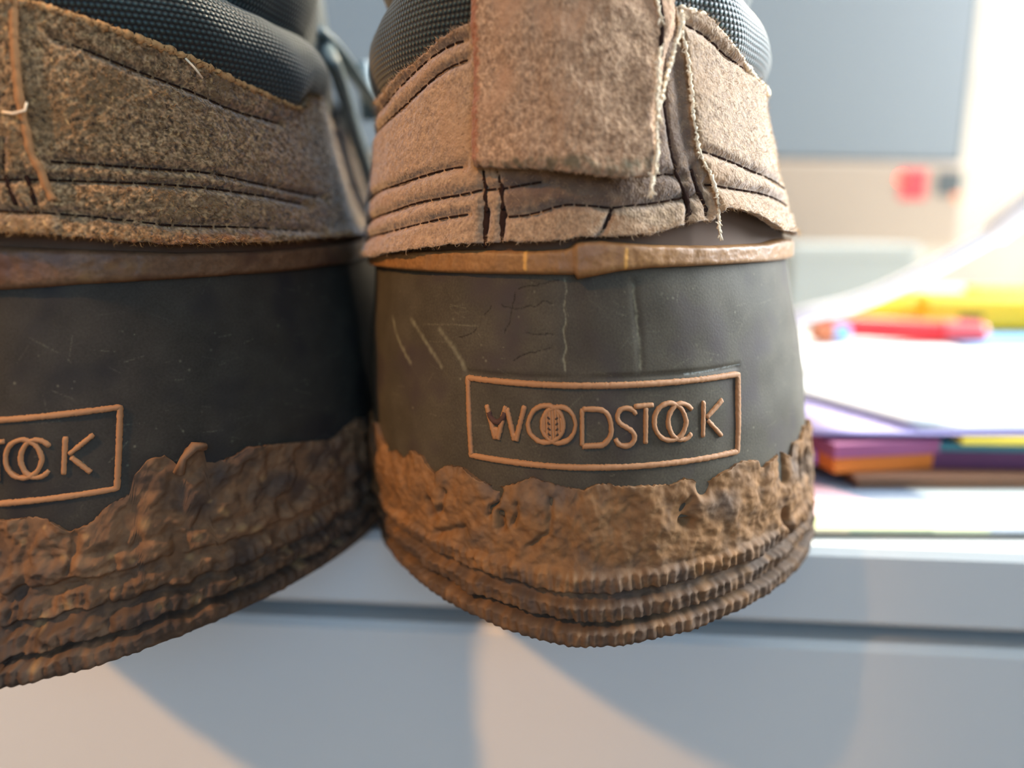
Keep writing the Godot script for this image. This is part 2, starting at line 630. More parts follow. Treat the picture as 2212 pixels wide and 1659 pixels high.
func sole(o: Node3D, last: Last, marks: Dictionary, right: bool, roll: float, rng: RandomNumberGenerator) -> void:
	var top: Array = marks.gtop.duplicate()
	if right:
		top = [Vector2(-66, 22), Vector2(-60, 19), Vector2(-52, 22.5), Vector2(-50, 23), Vector2(-45, 22.6), Vector2(-42.5, 23.3)] + top.slice(1) + [Vector2(48, 23.5), Vector2(51, 20.5), Vector2(54, 23), Vector2(60, 21)]
	else:
		top = [Vector2(-60, 22), Vector2(-40, 21), Vector2(-30, 22), Vector2(-12, 20.5), Vector2(-4, 21.3)] + top + [Vector2(56, 22.5), Vector2(62, 21)]
	var rel := Relief.new(0.0, 28.0)
	if right:
		rel.stroke(marks.gcr, 0.3, -1.1)
		rel.stroke(jagged(marks.ggA, rng), 0.4, -0.8)
		rel.stroke(jagged(marks.ggB, rng), 0.36, -0.8)
		rel.stroke(jagged(marks.ggC, rng), 0.4, -0.7)
		rel.stroke(marks.ggD, 0.7, -1.1)
		rel.stroke(marks.ggE, 0.5, -0.5)
		var holes: Array = marks.ghole
		rel.stroke([holes[0] + Vector2(-0.2, 0.8), holes[0] + Vector2(0.3, -0.8)], 0.8, -2.6)
		rel.stroke([holes[1], holes[1] + Vector2(0.2, -0.3)], 0.7, -1.6)
		rel.stroke([holes[2] + Vector2(0, 1.0), holes[2] - Vector2(0, 1.0)], 0.6, -1.6)
		rel.stroke([holes[3] + Vector2(0, 0.3), holes[3] - Vector2(0, 0.2)], 0.75, -2.4)
		rel.stroke([holes[4] - Vector2(0.5, -0.2), holes[4] + Vector2(0.6, -0.2)], 0.8, -1.3)
		for k in 9:
			var a := Vector2(rng.randf_range(33, 52), rng.randf_range(12, 22))
			rel.stroke([a, a + Vector2(rng.randf_range(-1, 1), rng.randf_range(-5, -2))], rng.randf_range(0.5, 0.9), rng.randf_range(-1.6, -0.8))
	else:
		for k in 26:
			var a := Vector2(rng.randf_range(-6, 58), rng.randf_range(9, 23))
			rel.stroke([a, a + Vector2(rng.randf_range(-3.0, 0.5), rng.randf_range(-6, -2))], rng.randf_range(0.6, 1.1), rng.randf_range(-1.7, -0.7))
		rel.stroke([Vector2(10.5, 17.5), Vector2(10, 15.5), Vector2(9.2, 13)], 0.4, -1.1)
	var big := noise(31 if right else 32, 0.16, 3)
	var small := noise(33 if right else 34, 0.75, 3)
	var edge := noise(35, 0.9, 2)
	var rough := 1.0 if right else 1.5
	var shape := func(s: float, t: float) -> Vector3:
		var bottom := maxf(0.0, -(last.at(s, 0.0, 0.0).x) * roll) if roll > 0.0 else 0.0
		var high := along(top, s) + edge.get_noise_2d(s * 1.6, 3.0) * 0.22
		if absf(s) > 64.0:
			high = lerpf(high, 21.0, clampf((absf(s) - 64.0) / 8.0, 0.0, 1.0))
		if t < 0.02:
			return Vector3(s, bottom, 2.2)
		var lip := 0.0
		var k := (t - 0.02) / 0.93
		if t > 0.95:
			lip = (t - 0.95) / 0.05
			k = 1.0
		var h := lerpf(bottom + 0.15, high, k) - (0.25 if lip > 0.0 else 0.0) * lip
		# ribs pressed across the three ledges of the edge
		var rib := 0.5 + 0.5 * cos(TAU * s / 1.38 + big.get_noise_2d(s * 2.0, h) * 2.5)
		var ledge := 0.0
		var ribbed := 0.0
		var wave := big.get_noise_2d(s * 1.3 + 40.0, 0.0) * 1.2
		var y := h + wave * (0.35 if right else 0.8)
		# heights of ledges: 0-2.2, 3.4-6.0, 7.4-9.6
		var l1 := smoothstep(2.9, 2.3, y)
		var l2 := smoothstep(3.2, 3.7, y) * smoothstep(6.3, 5.6, y)
		var l3 := smoothstep(7.0, 7.6, y) * smoothstep(10.4, 9.4, y)
		ledge = l1 * 3.0 + l2 * 2.0 + l3 * 1.25
		ribbed = maxf(l1, maxf(l2, l3))
		if not right:
			var l4 := smoothstep(11.3, 12.0, y) * smoothstep(15.0, 13.6, y)
			ledge += l4 * 1.0
		var fade := smoothstep(72.0, 60.0, absf(s))
		ledge *= 0.4 + 0.6 * maxf(cos(s / 42.0), 0.0)
		var off := 0.75 + ledge - 0.38 * rib * ribbed * fade
		off += (big.get_noise_2d(s, h) * 0.75 + small.get_noise_2d(s, h) * 0.14) * rough * fade * (0.55 if h < 3.0 else 1.0)
		off += rel.read(s, h)
		off -= smoothstep(0.9, 0.0, h) * 0.5
		if lip > 0.0:
			off = lerpf(off, -0.7, lip)
		elif k > 0.9:
			off -= (k - 0.9) * 2.0
		return Vector3(s, h, maxf(off, (-3.0 if h < 15.8 else -1.4) if right else 0.25) if lip == 0.0 else off)
	var gum := HideColour.new(0.0, 28.0, Color(0.37, 0.27, 0.185) if right else Color(0.32, 0.24, 0.18), Color(0.59, 0.435, 0.285) if right else Color(0.54, 0.40, 0.28), Color(0.39, 0.32, 0.265) if right else Color(0.29, 0.235, 0.2), noise(41 if right else 46, 0.03, 3), noise(42, 0.07, 3), noise(43 if right else 47, 0.012, 3), 0.8)  # left gum darker: the shade on that boot is put into its colour
	gum.soil(11.0, 5.5, Color(0.285, 0.235, 0.20) if right else Color(0.24, 0.195, 0.165), 0.78, noise(48, 0.04, 3))
	if not right:
		for k in 40:
			gum.dab(Vector2(rng.randf_range(0, 60), rng.randf_range(2, 20)), rng.randf_range(0.3, 0.9), Color(0.62, 0.5, 0.33), 0.5)
	var mat := skin_material(gum, 0.75, noise(44, 0.16, 3), 0.06, 0.0)
	mat.metallic_specular = 0.25
	var mesh := sheet(last, columns(0.27), 118, shape, 0.0, 28.0)
	# the underside closes the sole
	var st := SurfaceTool.new()
	st.begin(Mesh.PRIMITIVE_TRIANGLES)
	var cols := columns(3.0)
	for i in cols.size() - 1:
		var a: Vector3 = shape.call(cols[i], 0.0)
		var b: Vector3 = shape.call(cols[i + 1], 0.0)
		var pa := last.at(a.x, a.y, a.z)
		var pb := last.at(b.x, b.y, b.z)
		for v: Vector3 in [Vector3(0, pa.y, minf(pa.z, 0.0)), pa, pb, Vector3(0, pa.y, minf(pa.z, 0.0)), pb, Vector3(0, pb.y, minf(pb.z, 0.0))]:
			st.set_uv(Vector2(0.5, 0.5))
			st.add_vertex(v * MM)
	st.generate_normals()
	mesh = st.commit(mesh)
	obj("gum_sole", mesh, mat, o)
	if right:
		var lug := sheet(last, columns(2.0), 2, func(s: float, t: float) -> Vector3: return Vector3(s, -2.55 + t * 2.7, -5.0), 0.0, 28.0)
		obj("sole_lug", lug, mats.worn, o)
	else:
		# the curl of gum that stands up beside the lettering
		var c := tube([last.at(23.3, 23.6, 0.6) * MM, last.at(23.9, 25.6, 1.3) * MM, last.at(25.2, 27.0, 1.6) * MM, last.at(26.6, 26.6, 1.5) * MM], 0.0008, 0.0006, 8, func(i: int, _n: int) -> float: return [1.3, 0.8, 1.2, 0.9][i])
		obj("gum_curl", c, mats.gum_curl, o)


func shell(o: Node3D, last: Last, marks: Dictionary, right: bool, rng: RandomNumberGenerator) -> void:
	var rel := Relief.new(16.0, 51.0)
	var skin := HideColour.new(16.0, 51.0, Color(0.215, 0.195, 0.16) if right else Color(0.16, 0.147, 0.128), Color(0.34, 0.315, 0.265) if right else Color(0.26, 0.245, 0.215), Color(0.25, 0.22, 0.21) if right else Color(0.17, 0.16, 0.155), noise(51 if right else 56, 0.02, 4), noise(52, 0.35, 3), noise(53 if right else 57, 0.01, 3), 1.0)  # left shell coloured darker to stand for the shade on it
	var pale := Color(0.47, 0.46, 0.38)
	if right:
		for k in ["crk1", "crk2", "crk3", "crk4", "crk5", "crk6", "crk7"]:
			var p: Array = marks[k]
			rel.stroke(p, 0.13, -0.12)
			skin.line(jagged(p, rng), 0.1, Color(0.08, 0.072, 0.06), 0.5, rng, 0.25)
		for k in ["scr1", "scr2"]:
			rel.stroke(marks[k], 0.5, -0.2)
			skin.line(jagged(marks[k], rng), 0.28, pale, 0.6, rng, 0.3)
		for k in ["scr3", "scr4", "scr5"]:
			skin.line(jagged(marks[k], rng), 0.55, pale, 0.28, rng, 0.35)
		skin.line(marks.scr6, 0.15, pale, 0.4, rng, 0.4)
		rel.stroke([Vector2(-16.9, 35.7), Vector2(5, 36.0), Vector2(28, 36.1)], 0.3, -0.35)
		skin.line([Vector2(18, 36.0), Vector2(28.5, 36.4)], 0.16, Color(0.55, 0.57, 0.56), 0.7, rng, 0.3)
	for k in (150 if right else 190):
		var a := Vector2(rng.randf_range(-60, 60), rng.randf_range(19, 48))
		var b := a + Vector2.from_angle(rng.randf_range(-0.5, 0.3) if rng.randf() < 0.6 else rng.randf() * TAU) * rng.randf_range(0.6, 4.0)
		skin.line([a, b], rng.randf_range(0.06, 0.14), pale, rng.randf_range(0.12, 0.42), rng, 0.5)
	for k in 90:
		skin.dab(Vector2(rng.randf_range(-60, 60), rng.randf_range(19, 49)), rng.randf_range(0.1, 0.22), pale, rng.randf_range(0.3, 0.8))
	for k in (26 if right else 10):
		skin.dab(Vector2(rng.randf_range(-12, 20), rng.randf_range(37, 48)), rng.randf_range(1.0, 3.0), Color(0.30, 0.285, 0.25), 0.12)
	if right:
		rel.stroke([Vector2(1.8, 49), Vector2(2.0, 40), Vector2(1.2, 36)], 2.5, -0.25)
	var soft := noise(54, 0.06, 2)
	var shape := func(s: float, t: float) -> Vector3:
		var h := lerpf(16.5, 50.6, t)
		var off := soft.get_noise_2d(s, h) * 0.2 + rel.read(s, h)
		# the moulded panel of the label lies a little lower
		return Vector3(s, h, off)
	var mat := skin_material(skin, 0.62, noise(55, 0.4, 3), 0.02, 0.0)
	mat.metallic_specular = 0.28
	obj("rubber_shell", sheet(last, columns(0.4), 92, shape, 16.0, 51.0), mat, o)


func jagged(p: Array, rng: RandomNumberGenerator) -> Array:
	var out := []
	for v: Vector2 in resampled(p, 0.6):
		out.append(v + Vector2(rng.randf() - 0.5, rng.randf() - 0.5) * 0.28)
	return out


func lettering(o: Node3D, last: Last, right: bool) -> void:
	var move := Vector2.ZERO if right else Vector2(-10.6, -1.35)
	var st := SurfaceTool.new()
	st.begin(Mesh.PRIMITIVE_TRIANGLES)
	var corners := [Vector2(-16.5, 24.2), Vector2(-16.6, 35.0), Vector2(27.6, 35.1), Vector2(26.4, 24.3)]
	var frame := []
	for k in 4:
		var a: Vector2 = corners[k] + move
		var b: Vector2 = corners[(k + 1) % 4] + move
		for f in [0.0, 0.006, 0.012, 0.15, 0.3, 0.45, 0.6, 0.75, 0.9, 0.988, 0.994]:
			frame.append(a.lerp(b, f))
	frame.append(frame[0])
	ridge(last, frame, 0.42, 0.42, 0.0, st, true, 0.08, 60)
	st.generate_normals()
	var label := obj("heel_label", st.commit(), mats.letter, o)
	for n in letters.size():
		st = SurfaceTool.new()
		st.begin(Mesh.PRIMITIVE_TRIANGLES)
		var l: Array = letters[n]
		for stroke: Array in l[2]:
			var p := []
			for v: Vector2 in stroke:
				p.append(v + move)
			var closed: bool = p.size() > 20 and p[0].distance_to(p[-1]) < 0.2
			var wide: float = l[1] * (0.62 if not (right and l[0] == "W") else 0.66)
			ridge(last, p, wide, 0.42, 0.0, st, closed, 0.06, 70 + n)
		if right and l[0] == "W":
			# worn: the feet of the strokes have run together
			ridge(last, [Vector2(-12.2, 27.3), Vector2(-12.05, 28.8)], 0.75, 0.4, 0.0, st, false, 0.05, 91)
			ridge(last, [Vector2(-9.1, 27.3), Vector2(-9.1, 28.4)], 0.6, 0.4, 0.0, st, false, 0.05, 92)
		st.generate_normals()
		obj("letter", st.commit(), mats.letter, label)
	if right:
		st = SurfaceTool.new()
		st.begin(Mesh.PRIMITIVE_TRIANGLES)
		ridge(last, [Vector2(-13.2, 30.9), Vector2(-12.9, 29.9), Vector2(-11.8, 29.3), Vector2(-10.9, 30.1), Vector2(-10.5, 31.1)], 0.42, 0.5, 0.0, st, false, 0.1, 93)
		st.generate_normals()
		obj("dirt_crust", st.commit(), mats.worn, label)
	# the ear of wheat where the two rings of the O's overlap
	st = SurfaceTool.new()
	st.begin(Mesh.PRIMITIVE_TRIANGLES)
	for k in 7:
		var f := (k - 3) / 3.4
		var s0 := -3.05 + f * 1.55
		var reach := 2.3 * sqrt(maxf(1.0 - f * f, 0.02))
		ridge(last, [Vector2(s0, 29.85 - reach) + move, Vector2(s0, 29.85 + reach) + move], 0.30, 0.40, 0.0, st, false, 0.03, 80 + k)
	st.generate_normals()
	obj("wheat_ear", st.commit(), mats.letter, label)
	st = SurfaceTool.new()
	st.begin(Mesh.PRIMITIVE_TRIANGLES)
	for k in 4:
		for side in [-1.0, 1.0]:
			var c := Vector2(-3.05 + side * 0.42, 28.6 + k * 0.72) + move
			ridge(last, [c + Vector2(-side * 0.02, -0.16), c + Vector2(side * 0.42, 0.12)], 0.13, 0.1, 0.40, st, false, 0.0, 88)
	st.generate_normals()
	obj("wheat_notch", st.commit(), mats.wheat_cut, label)


func piping(o: Node3D, last: Last, marks: Dictionary, right: bool) -> void:
	var low: Array = marks.band_lo
	var high: Array = marks.band_hi
	var wear := noise(61, 0.35, 3)
	var shape := func(s: float, t: float) -> Vector3:
		var b := along(low, s)
		var u := along(high, s)
		var lap := 0.0
		if right:
			# the ends of the binding overlap near the middle of the heel
			if s > 2.2 and s < 9.0:
				b -= 0.55 * (9.0 - s) / 6.8
			lap = 0.7 * smoothstep(2.0, 2.35, s) * smoothstep(22.0, 5.0, s)
		var h := lerpf(b, u, t)
		var k := 2.0 * t - 1.0
		return Vector3(s, h, -0.4 + 1.5 * pow(maxf(1.0 - k * k * k * k * k * k, 0.0), 0.5) + lap + wear.get_noise_2d(s, h) * 0.16)
	var skin := HideColour.new(48.0, 57.0, Color(0.46, 0.32, 0.19) if right else Color(0.32, 0.23, 0.16), Color(0.62, 0.45, 0.27) if right else Color(0.47, 0.345, 0.245), Color(0.52, 0.38, 0.25) if right else Color(0.33, 0.23, 0.17), noise(62, 0.03, 3), noise(63, 0.2, 3), noise(64, 0.02, 2), 1.1)  # left binding darker as well, shade painted into the tone
	var rng := RandomNumberGenerator.new()
	rng.seed = 5
	if right:
		for k in 2:
			skin.line([Vector2([-6.3, 9.7][k], 50), Vector2([-6.1, 9.9][k], 52.6)], 0.35, Color(0.82, 0.6, 0.3), 0.7, rng, 0.2)
	else:
		for k in 14:
			skin.dab(Vector2(rng.randf_range(13, 22), rng.randf_range(50.0, 52.2)), rng.randf_range(0.5, 1.2), Color(0.5, 0.38, 0.24), 0.3)
	obj("inner_flange", sheet(last, columns(1.5), 10, func(s: float, t: float) -> Vector3: return Vector3(s, 50.2 + 16.0 * t, -0.3), 48.0, 57.0), paint(Color(0.33, 0.235, 0.16), 0.8), o)
	obj("piping", sheet(last, columns(0.4), 18, shape, 48.0, 57.0), skin_material(skin, 0.5, noise(65, 0.12, 3), 0.06, 0.0), o)


func suede(o: Node3D, last: Last, marks: Dictionary, right: bool, rng: RandomNumberGenerator) -> void:
	var rel := Relief.new(48.0, 90.0)
	var seams := []
	for k in (["st1", "st2", "st3", "st4", "st5", "st6", "st7", "st8", "un1", "un1b", "un2"] if right else ["st1", "st2", "st3", "st4"]):
		var seam: Array = marks[k].duplicate()
		if k in ["st1", "st2", "st3"] and right:
			seam = [Vector2(-52, seam[0].y - 1.6), Vector2(-42, seam[0].y - 0.7)] + seam
		elif k in ["st4", "st5"] and right:
			seam = [Vector2(-54, seam[0].y - 1.5), Vector2(-44, seam[0].y - 1.2)] + seam
		elif k in ["st7", "st8", "st6"]:
			seam += [Vector2(50, seam[-1].y - 1.5)]
		seams.append(seam)
	if not right:
		seams.append([Vector2(-28, 78), Vector2(-14, 79.5), Vector2(0, 80.0)])
	for p: Array in seams:
		rel.stroke(smooth_path(p, 1), 0.7, -0.9)
	if right:
		rel.stroke(marks.unc, 0.35, -1.0)
		for k in ["va", "vb"]:
			rel.stroke(marks[k].slice(0, 3), 0.35, -0.7)
			rel.stroke(marks[k].slice(2), 0.6, -1.2)
		rel.stroke(marks.vc, 0.35, -0.55)
		rel.stroke(marks.vc.slice(4), 0.6, -0.9)
		rel.stroke(marks.vd.slice(3), 0.45, -0.8)
		rel.stroke(marks.vd.slice(0, 4), 0.8, -0.3)
	else:
		for k in ["va", "vb"]:
			rel.stroke(marks[k], 0.4, -0.7)
	var low: Array = marks.sbot.duplicate()
	var high: Array = marks.stop.duplicate()
	if right:
		low = low.slice(1) + [Vector2(50, 54.0), Vector2(66, 54.0)]
		high = [Vector2(-60, 76.5), Vector2(-50, 75.2), Vector2(-42, 74.8)] + high + [Vector2(42, 76), Vector2(50, 75.5), Vector2(62, 77.5)]
	else:
		low = [Vector2(-66, 54), Vector2(-30, 54.5), Vector2(-4, 56.5)] + low
		high = [Vector2(-62, 77), Vector2(-46, 75), Vector2(-20, 82), Vector2(-3, 83)] + high + [Vector2(66, 79)]
	var lump := noise(71 if right else 72, 0.09, 2)
	var curl := noise(73, 0.5, 3)
	var nap := noise(74 if right else 75, 0.9, 3)
	var shag := 0.16 if right else 0.34
	var edge_b: Array = marks.thB if right else marks.rim
	var shape := func(s: float, t: float) -> Vector3:
		var b := along(low, s) + curl.get_noise_2d(s, 1.0) * 0.22
		var u := along(high, s) + curl.get_noise_2d(s, 9.0) * 0.3
		var h: float
		var off := 1.25
		if t < 0.03:
			h = b + 0.35 - t * 8.0
			off = lerpf(-0.2, 1.0, t / 0.03)
		elif t > 0.97:
			h = u - (t - 0.97) / 0.03 * 0.4
			off = lerpf(1.2, -0.6, (t - 0.97) / 0.03)
		else:
			h = lerpf(b, u, (t - 0.03) / 0.94)
		if t >= 0.03 and t <= 0.97:
			off += rel.read(s, h) + lump.get_noise_2d(s, h) * 0.35 + nap.get_noise_2d(s, h) * shag
			var from_edge := h - b
			off += (0.5 if right else 0.85) * exp(-from_edge * from_edge / 1.6)
			off += 0.35 * exp(-pow(u - h, 2.0) / 1.2)
		if right and s > 10.0:
			var e := across(edge_b, h)
			var inside := smoothstep(-0.12, 0.22, s - e)
			off += 0.95 * inside * smoothstep(48.0, 44.0, s)
			if h < 57.5 and s > 25.0:
				off += 0.5 * smoothstep(25.0, 30.0, s)
		elif right:
			off += 0.5 * smoothstep(-12.9, -13.3, s)
		elif s < 14.0:
			off += 0.8 * smoothstep(0.15, -0.15, s - across(edge_b, h))
		return Vector3(s, h, off)
	var skin := HideColour.new(48.0, 90.0, Color(0.46, 0.365, 0.28) if right else Color(0.31, 0.235, 0.15), Color(0.74, 0.615, 0.48) if right else Color(0.74, 0.595, 0.43), Color(0.63, 0.50, 0.375) if right else Color(0.45, 0.35, 0.235), noise(76 if right else 77, 0.10, 3), noise(78, 0.26, 3), noise(79, 0.012, 3), 1.4 if right else 2.3)  # left suede has a darker base, shade of that boot painted in
	if not right:
		for k in 900:
			var a := Vector2(rng.randf_range(-20, 44), rng.randf_range(52, 84))
			skin.line([a, a + Vector2.from_angle(rng.randf() * TAU) * rng.randf_range(0.2, 0.9)], 0.17, [Color(0.82, 0.67, 0.45), Color(0.74, 0.63, 0.46), Color(0.15, 0.105, 0.07)][k % 3], 0.7, rng, 0.1)
		for k in 150:
			skin.dab(Vector2(rng.randf_range(10, 40), rng.randf_range(52, 55.5)), rng.randf_range(0.4, 1.0), Color(0.5, 0.3, 0.17), 0.35)
	else:
		for k in 500:
			var a := Vector2(rng.randf_range(-45, 46), rng.randf_range(52, 82))
			skin.line([a, a + Vector2.from_angle(rng.randf() * TAU) * rng.randf_range(0.2, 0.5)], 0.12, [Color(0.78, 0.66, 0.52), Color(0.34, 0.25, 0.18)][k % 2], 0.35, rng, 0.1)
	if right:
		# leather that the strip used to cover; shade of the recess painted in too
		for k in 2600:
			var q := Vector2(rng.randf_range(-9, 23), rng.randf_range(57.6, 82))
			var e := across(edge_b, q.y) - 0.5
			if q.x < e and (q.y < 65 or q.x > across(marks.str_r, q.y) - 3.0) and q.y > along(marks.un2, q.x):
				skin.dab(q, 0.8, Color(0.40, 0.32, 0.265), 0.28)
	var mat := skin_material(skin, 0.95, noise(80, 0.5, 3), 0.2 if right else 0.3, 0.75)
	mat.rim = 1.0
	mat.metallic_specular = 0.2
	mats["suede_right" if right else "suede_left"] = mat
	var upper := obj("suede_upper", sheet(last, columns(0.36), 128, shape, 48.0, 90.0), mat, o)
	# sewing thread lying in the seams
	var st := SurfaceTool.new()
	st.begin(Mesh.PRIMITIVE_TRIANGLES)
	for p: Array in seams:
		var q := resampled(smooth_path(p, 1), 0.2)
		var i := 0
		while i + 8 < q.size():
			var run := []
			for k in [0, 2, 4, 6, 8]:
				var z: float = sin(PI * k / 8.0)
				var at: Vector2 = q[i + k]
				run.append(last.at(at.x, at.y, 0.5 + 0.15 * z + raised(right, at, edge_b)) * MM)
			tube(run, 0.00014, 0.00012, 5, null, Vector3.BACK, st)
			i += rng.randi_range(9, 10)
	st.generate_normals()
	var sewn := obj("stitching", st.commit(), mats.thread, upper)
	sewn.set_meta("kind", "stuff")
	# broken seams and tears: dark strips laid in as thread and as shade of the gaps
	var torn := []
	if right:
		torn = [[marks.va.slice(0, 3), 0.25, 0.75], [marks.va.slice(2), 0.5, 0.45], [marks.vb.slice(0, 3), 0.28, 0.75], [marks.vb.slice(1), 0.5, 0.45], [marks.unc, 0.3, 0.55], [marks.vc.slice(1), 0.24, 0.85], [marks.vc.slice(4), 0.42, 0.75], [marks.vd.slice(3), 0.3, 0.8]]
	else:
		torn = [[marks.va, 0.3, 1.45], [marks.vb, 0.3, 1.45]]
	for k: Array in torn:
		var run := []
		for v: Vector2 in resampled(jagged(k[0], rng), 0.3):
			run.append(last.at(v.x, v.y, k[2]) * MM)
		var wob2 := noise(rng.randi() % 999, 0.3, 2)
		obj("torn_seam", tube(run, k[1] * MM, 0.0002, 8, func(i: int, _n: int) -> float: return 1.0 + wob2.get_noise_1d(i) * 0.8, Vector3.BACK), mats.thread, upper)
	fuzz(upper, last, shape, right, rng, low, high)
	if right:
		var wob3 := noise(86, 0.2, 2)
		var lip2 := []
		for v: Vector2 in resampled([Vector2(22.4, 82.1), Vector2(27.5, 82.0), Vector2(31.9, 80.2), Vector2(36.6, 78.0), Vector2(42, 76.1), Vector2(50, 75.6)], 0.3):
			lip2.append(last.at(v.x, v.y + 0.1 + wob3.get_noise_1d(v.x * 9.0) * 0.25, 1.9) * MM)
		obj("raw_top_edge", tube(lip2, 0.00045, 0.0005, 8, func(i: int, _n: int) -> float: return 0.9 + wob3.get_noise_1d(i * 1.7) * 0.6, Vector3.BACK), mats.cream, o)
		strap(o, last, marks, rng)
		thread(o, last, marks.thB, 1.9, 0.00022, rng)
	else:
		var rim := []
		for v: Vector2 in resampled(smooth_path(marks.rim, 1), 0.3):
			rim.append(last.at(v.x, v.y, 2.0) * MM)
		var wob := noise(85, 0.2, 2)
		obj("raw_strap_edge", tube(rim, 0.0005, 0.0005, 8, func(i: int, _n: int) -> float: return 0.95 + wob.get_noise_1d(i) * 0.3, Vector3.BACK), mats.raw_edge, o)
		var lip := []
		for v: Vector2 in resampled(smooth_path(high.slice(3, high.size() - 2), 1), 0.3):
			lip.append(last.at(v.x, v.y + 0.1 + wob.get_noise_1d(v.x * 9.0) * 0.25, 1.3) * MM)
		obj("raw_top_edge", tube(lip, 0.0006, 0.0005, 8, func(i: int, _n: int) -> float: return 0.9 + wob.get_noise_1d(i * 1.7 + 30.0) * 0.55, Vector3.BACK), mats.top_edge, o)
		var fray := SurfaceTool.new()
		fray.begin(Mesh.PRIMITIVE_TRIANGLES)
		tube([last.at(7.6, 70.6, 2.2) * MM, last.at(9.2, 70.3, 3.0) * MM, last.at(10.6, 70.7, 2.9) * MM, last.at(10.8, 71.6, 2.6) * MM], 0.00016, 0.00016, 6, null, Vector3.BACK, fray)
		fray.generate_normals()
		obj("loose_thread", fray.commit(), mats.cream, o)
		fray = SurfaceTool.new()
		fray.begin(Mesh.PRIMITIVE_TRIANGLES)
		tube([last.at(31.2, 78.7, 2.0) * MM, last.at(31.9, 77.6, 2.7) * MM, last.at(33.0, 76.3, 2.6) * MM], 0.00016, 0.00016, 6, null, Vector3.BACK, fray)
		fray.generate_normals()
		obj("loose_thread", fray.commit(), mats.cream, o)


func raised(right: bool, at: Vector2, edge: Array) -> float:
	if right:
		return 0.95 if at.x > 10.0 and at.x > across(edge, at.y) else (0.5 if at.x < -13.1 else 0.0)
	return 0.8 if at.x < 14.0 and at.x < across(edge, at.y) else 0.0


# short hairs raised from the suede
func fuzz(upper: Node3D, last: Last, shape: Callable, right: bool, rng: RandomNumberGenerator, low: Array, high: Array) -> void:
	var st := SurfaceTool.new()
	st.begin(Mesh.PRIMITIVE_TRIANGLES)
	for k in 3:
		var a := TAU * k / 3.0
		var b := TAU * (k + 1) / 3.0
		var pa := Vector3(cos(a), 0, sin(a))
		var pb := Vector3(cos(b), 0, sin(b))
		var m := Vector3(0.25, 0.55, 0)
		for v: Vector3 in [pa, pa * 0.7 + m / 0.04, pb * 0.7 + m / 0.04, pa, pb * 0.7 + m / 0.04, pb]:
			st.add_vertex(v * Vector3(0.04, 0.04, 0.04))
		for v: Vector3 in [pa * 0.028 + m, Vector3(0.0, 1.0, 0.0), pb * 0.028 + m]:
			st.add_vertex(v)
	st.generate_normals()
	var hair := st.commit()
	var hm := StandardMaterial3D.new()
	hm.vertex_color_use_as_albedo = true
	hm.roughness = 1.0
	hm.metallic_specular = 0.1
	var mm := MultiMesh.new()
	mm.transform_format = MultiMesh.TRANSFORM_3D
	mm.use_colors = true
	mm.mesh = hair
	var count := 15000 if right else 17000
	mm.instance_count = count
	var tones := [Color(0.75, 0.62, 0.48), Color(0.6, 0.48, 0.36), Color(0.82, 0.7, 0.56)] if right else [Color(0.74, 0.58, 0.39), Color(0.62, 0.49, 0.34), Color(0.45, 0.33, 0.21), Color(0.3, 0.22, 0.14)]
	for i in count:
		var s := rng.randf_range(-52, 54) if right else rng.randf_range(-10, 62)
		var t := rng.randf()
		var kind := i % 10
		if kind < 2:
			t = rng.randf_range(0.95, 0.995)
		elif kind < 3:
			t = rng.randf_range(0.01, 0.06)
		var q: Vector3 = shape.call(s, t)
		var p := last.at(q.x, q.y, q.z - 0.05) * MM
		var n := last.normal(q.x, q.y, q.z)
		if t > 0.95:
			n = (n * 0.5 + Vector3(0, 0.7, 0)).normalized()
		var lay := Vector3(rng.randf() - 0.5, rng.randf() - 0.6, rng.randf() - 0.5)
		var dir := (n * rng.randf_range(0.25, 0.9) + lay * 1.3).normalized()
		var l := rng.randf_range(0.25, 0.75) * (1.0 if right else 1.35)
		if kind < 3:
			l *= 1.25
		var side := dir.cross(Vector3(rng.randf() - 0.5, rng.randf() - 0.5, rng.randf() - 0.5)).normalized()
		var b := Basis(side, dir, side.cross(dir)).scaled_local(Vector3(l, l, l) * MM)
		mm.set_instance_transform(i, Transform3D(b, p))
		mm.set_instance_color(i, (tones[i % tones.size()] as Color).srgb_to_linear())
	var o := MultiMeshInstance3D.new()
	o.name = "suede_nap"
	o.multimesh = mm
	o.material_override = hm
	o.set_meta("kind", "stuff")
	upper.add_child(o, true)


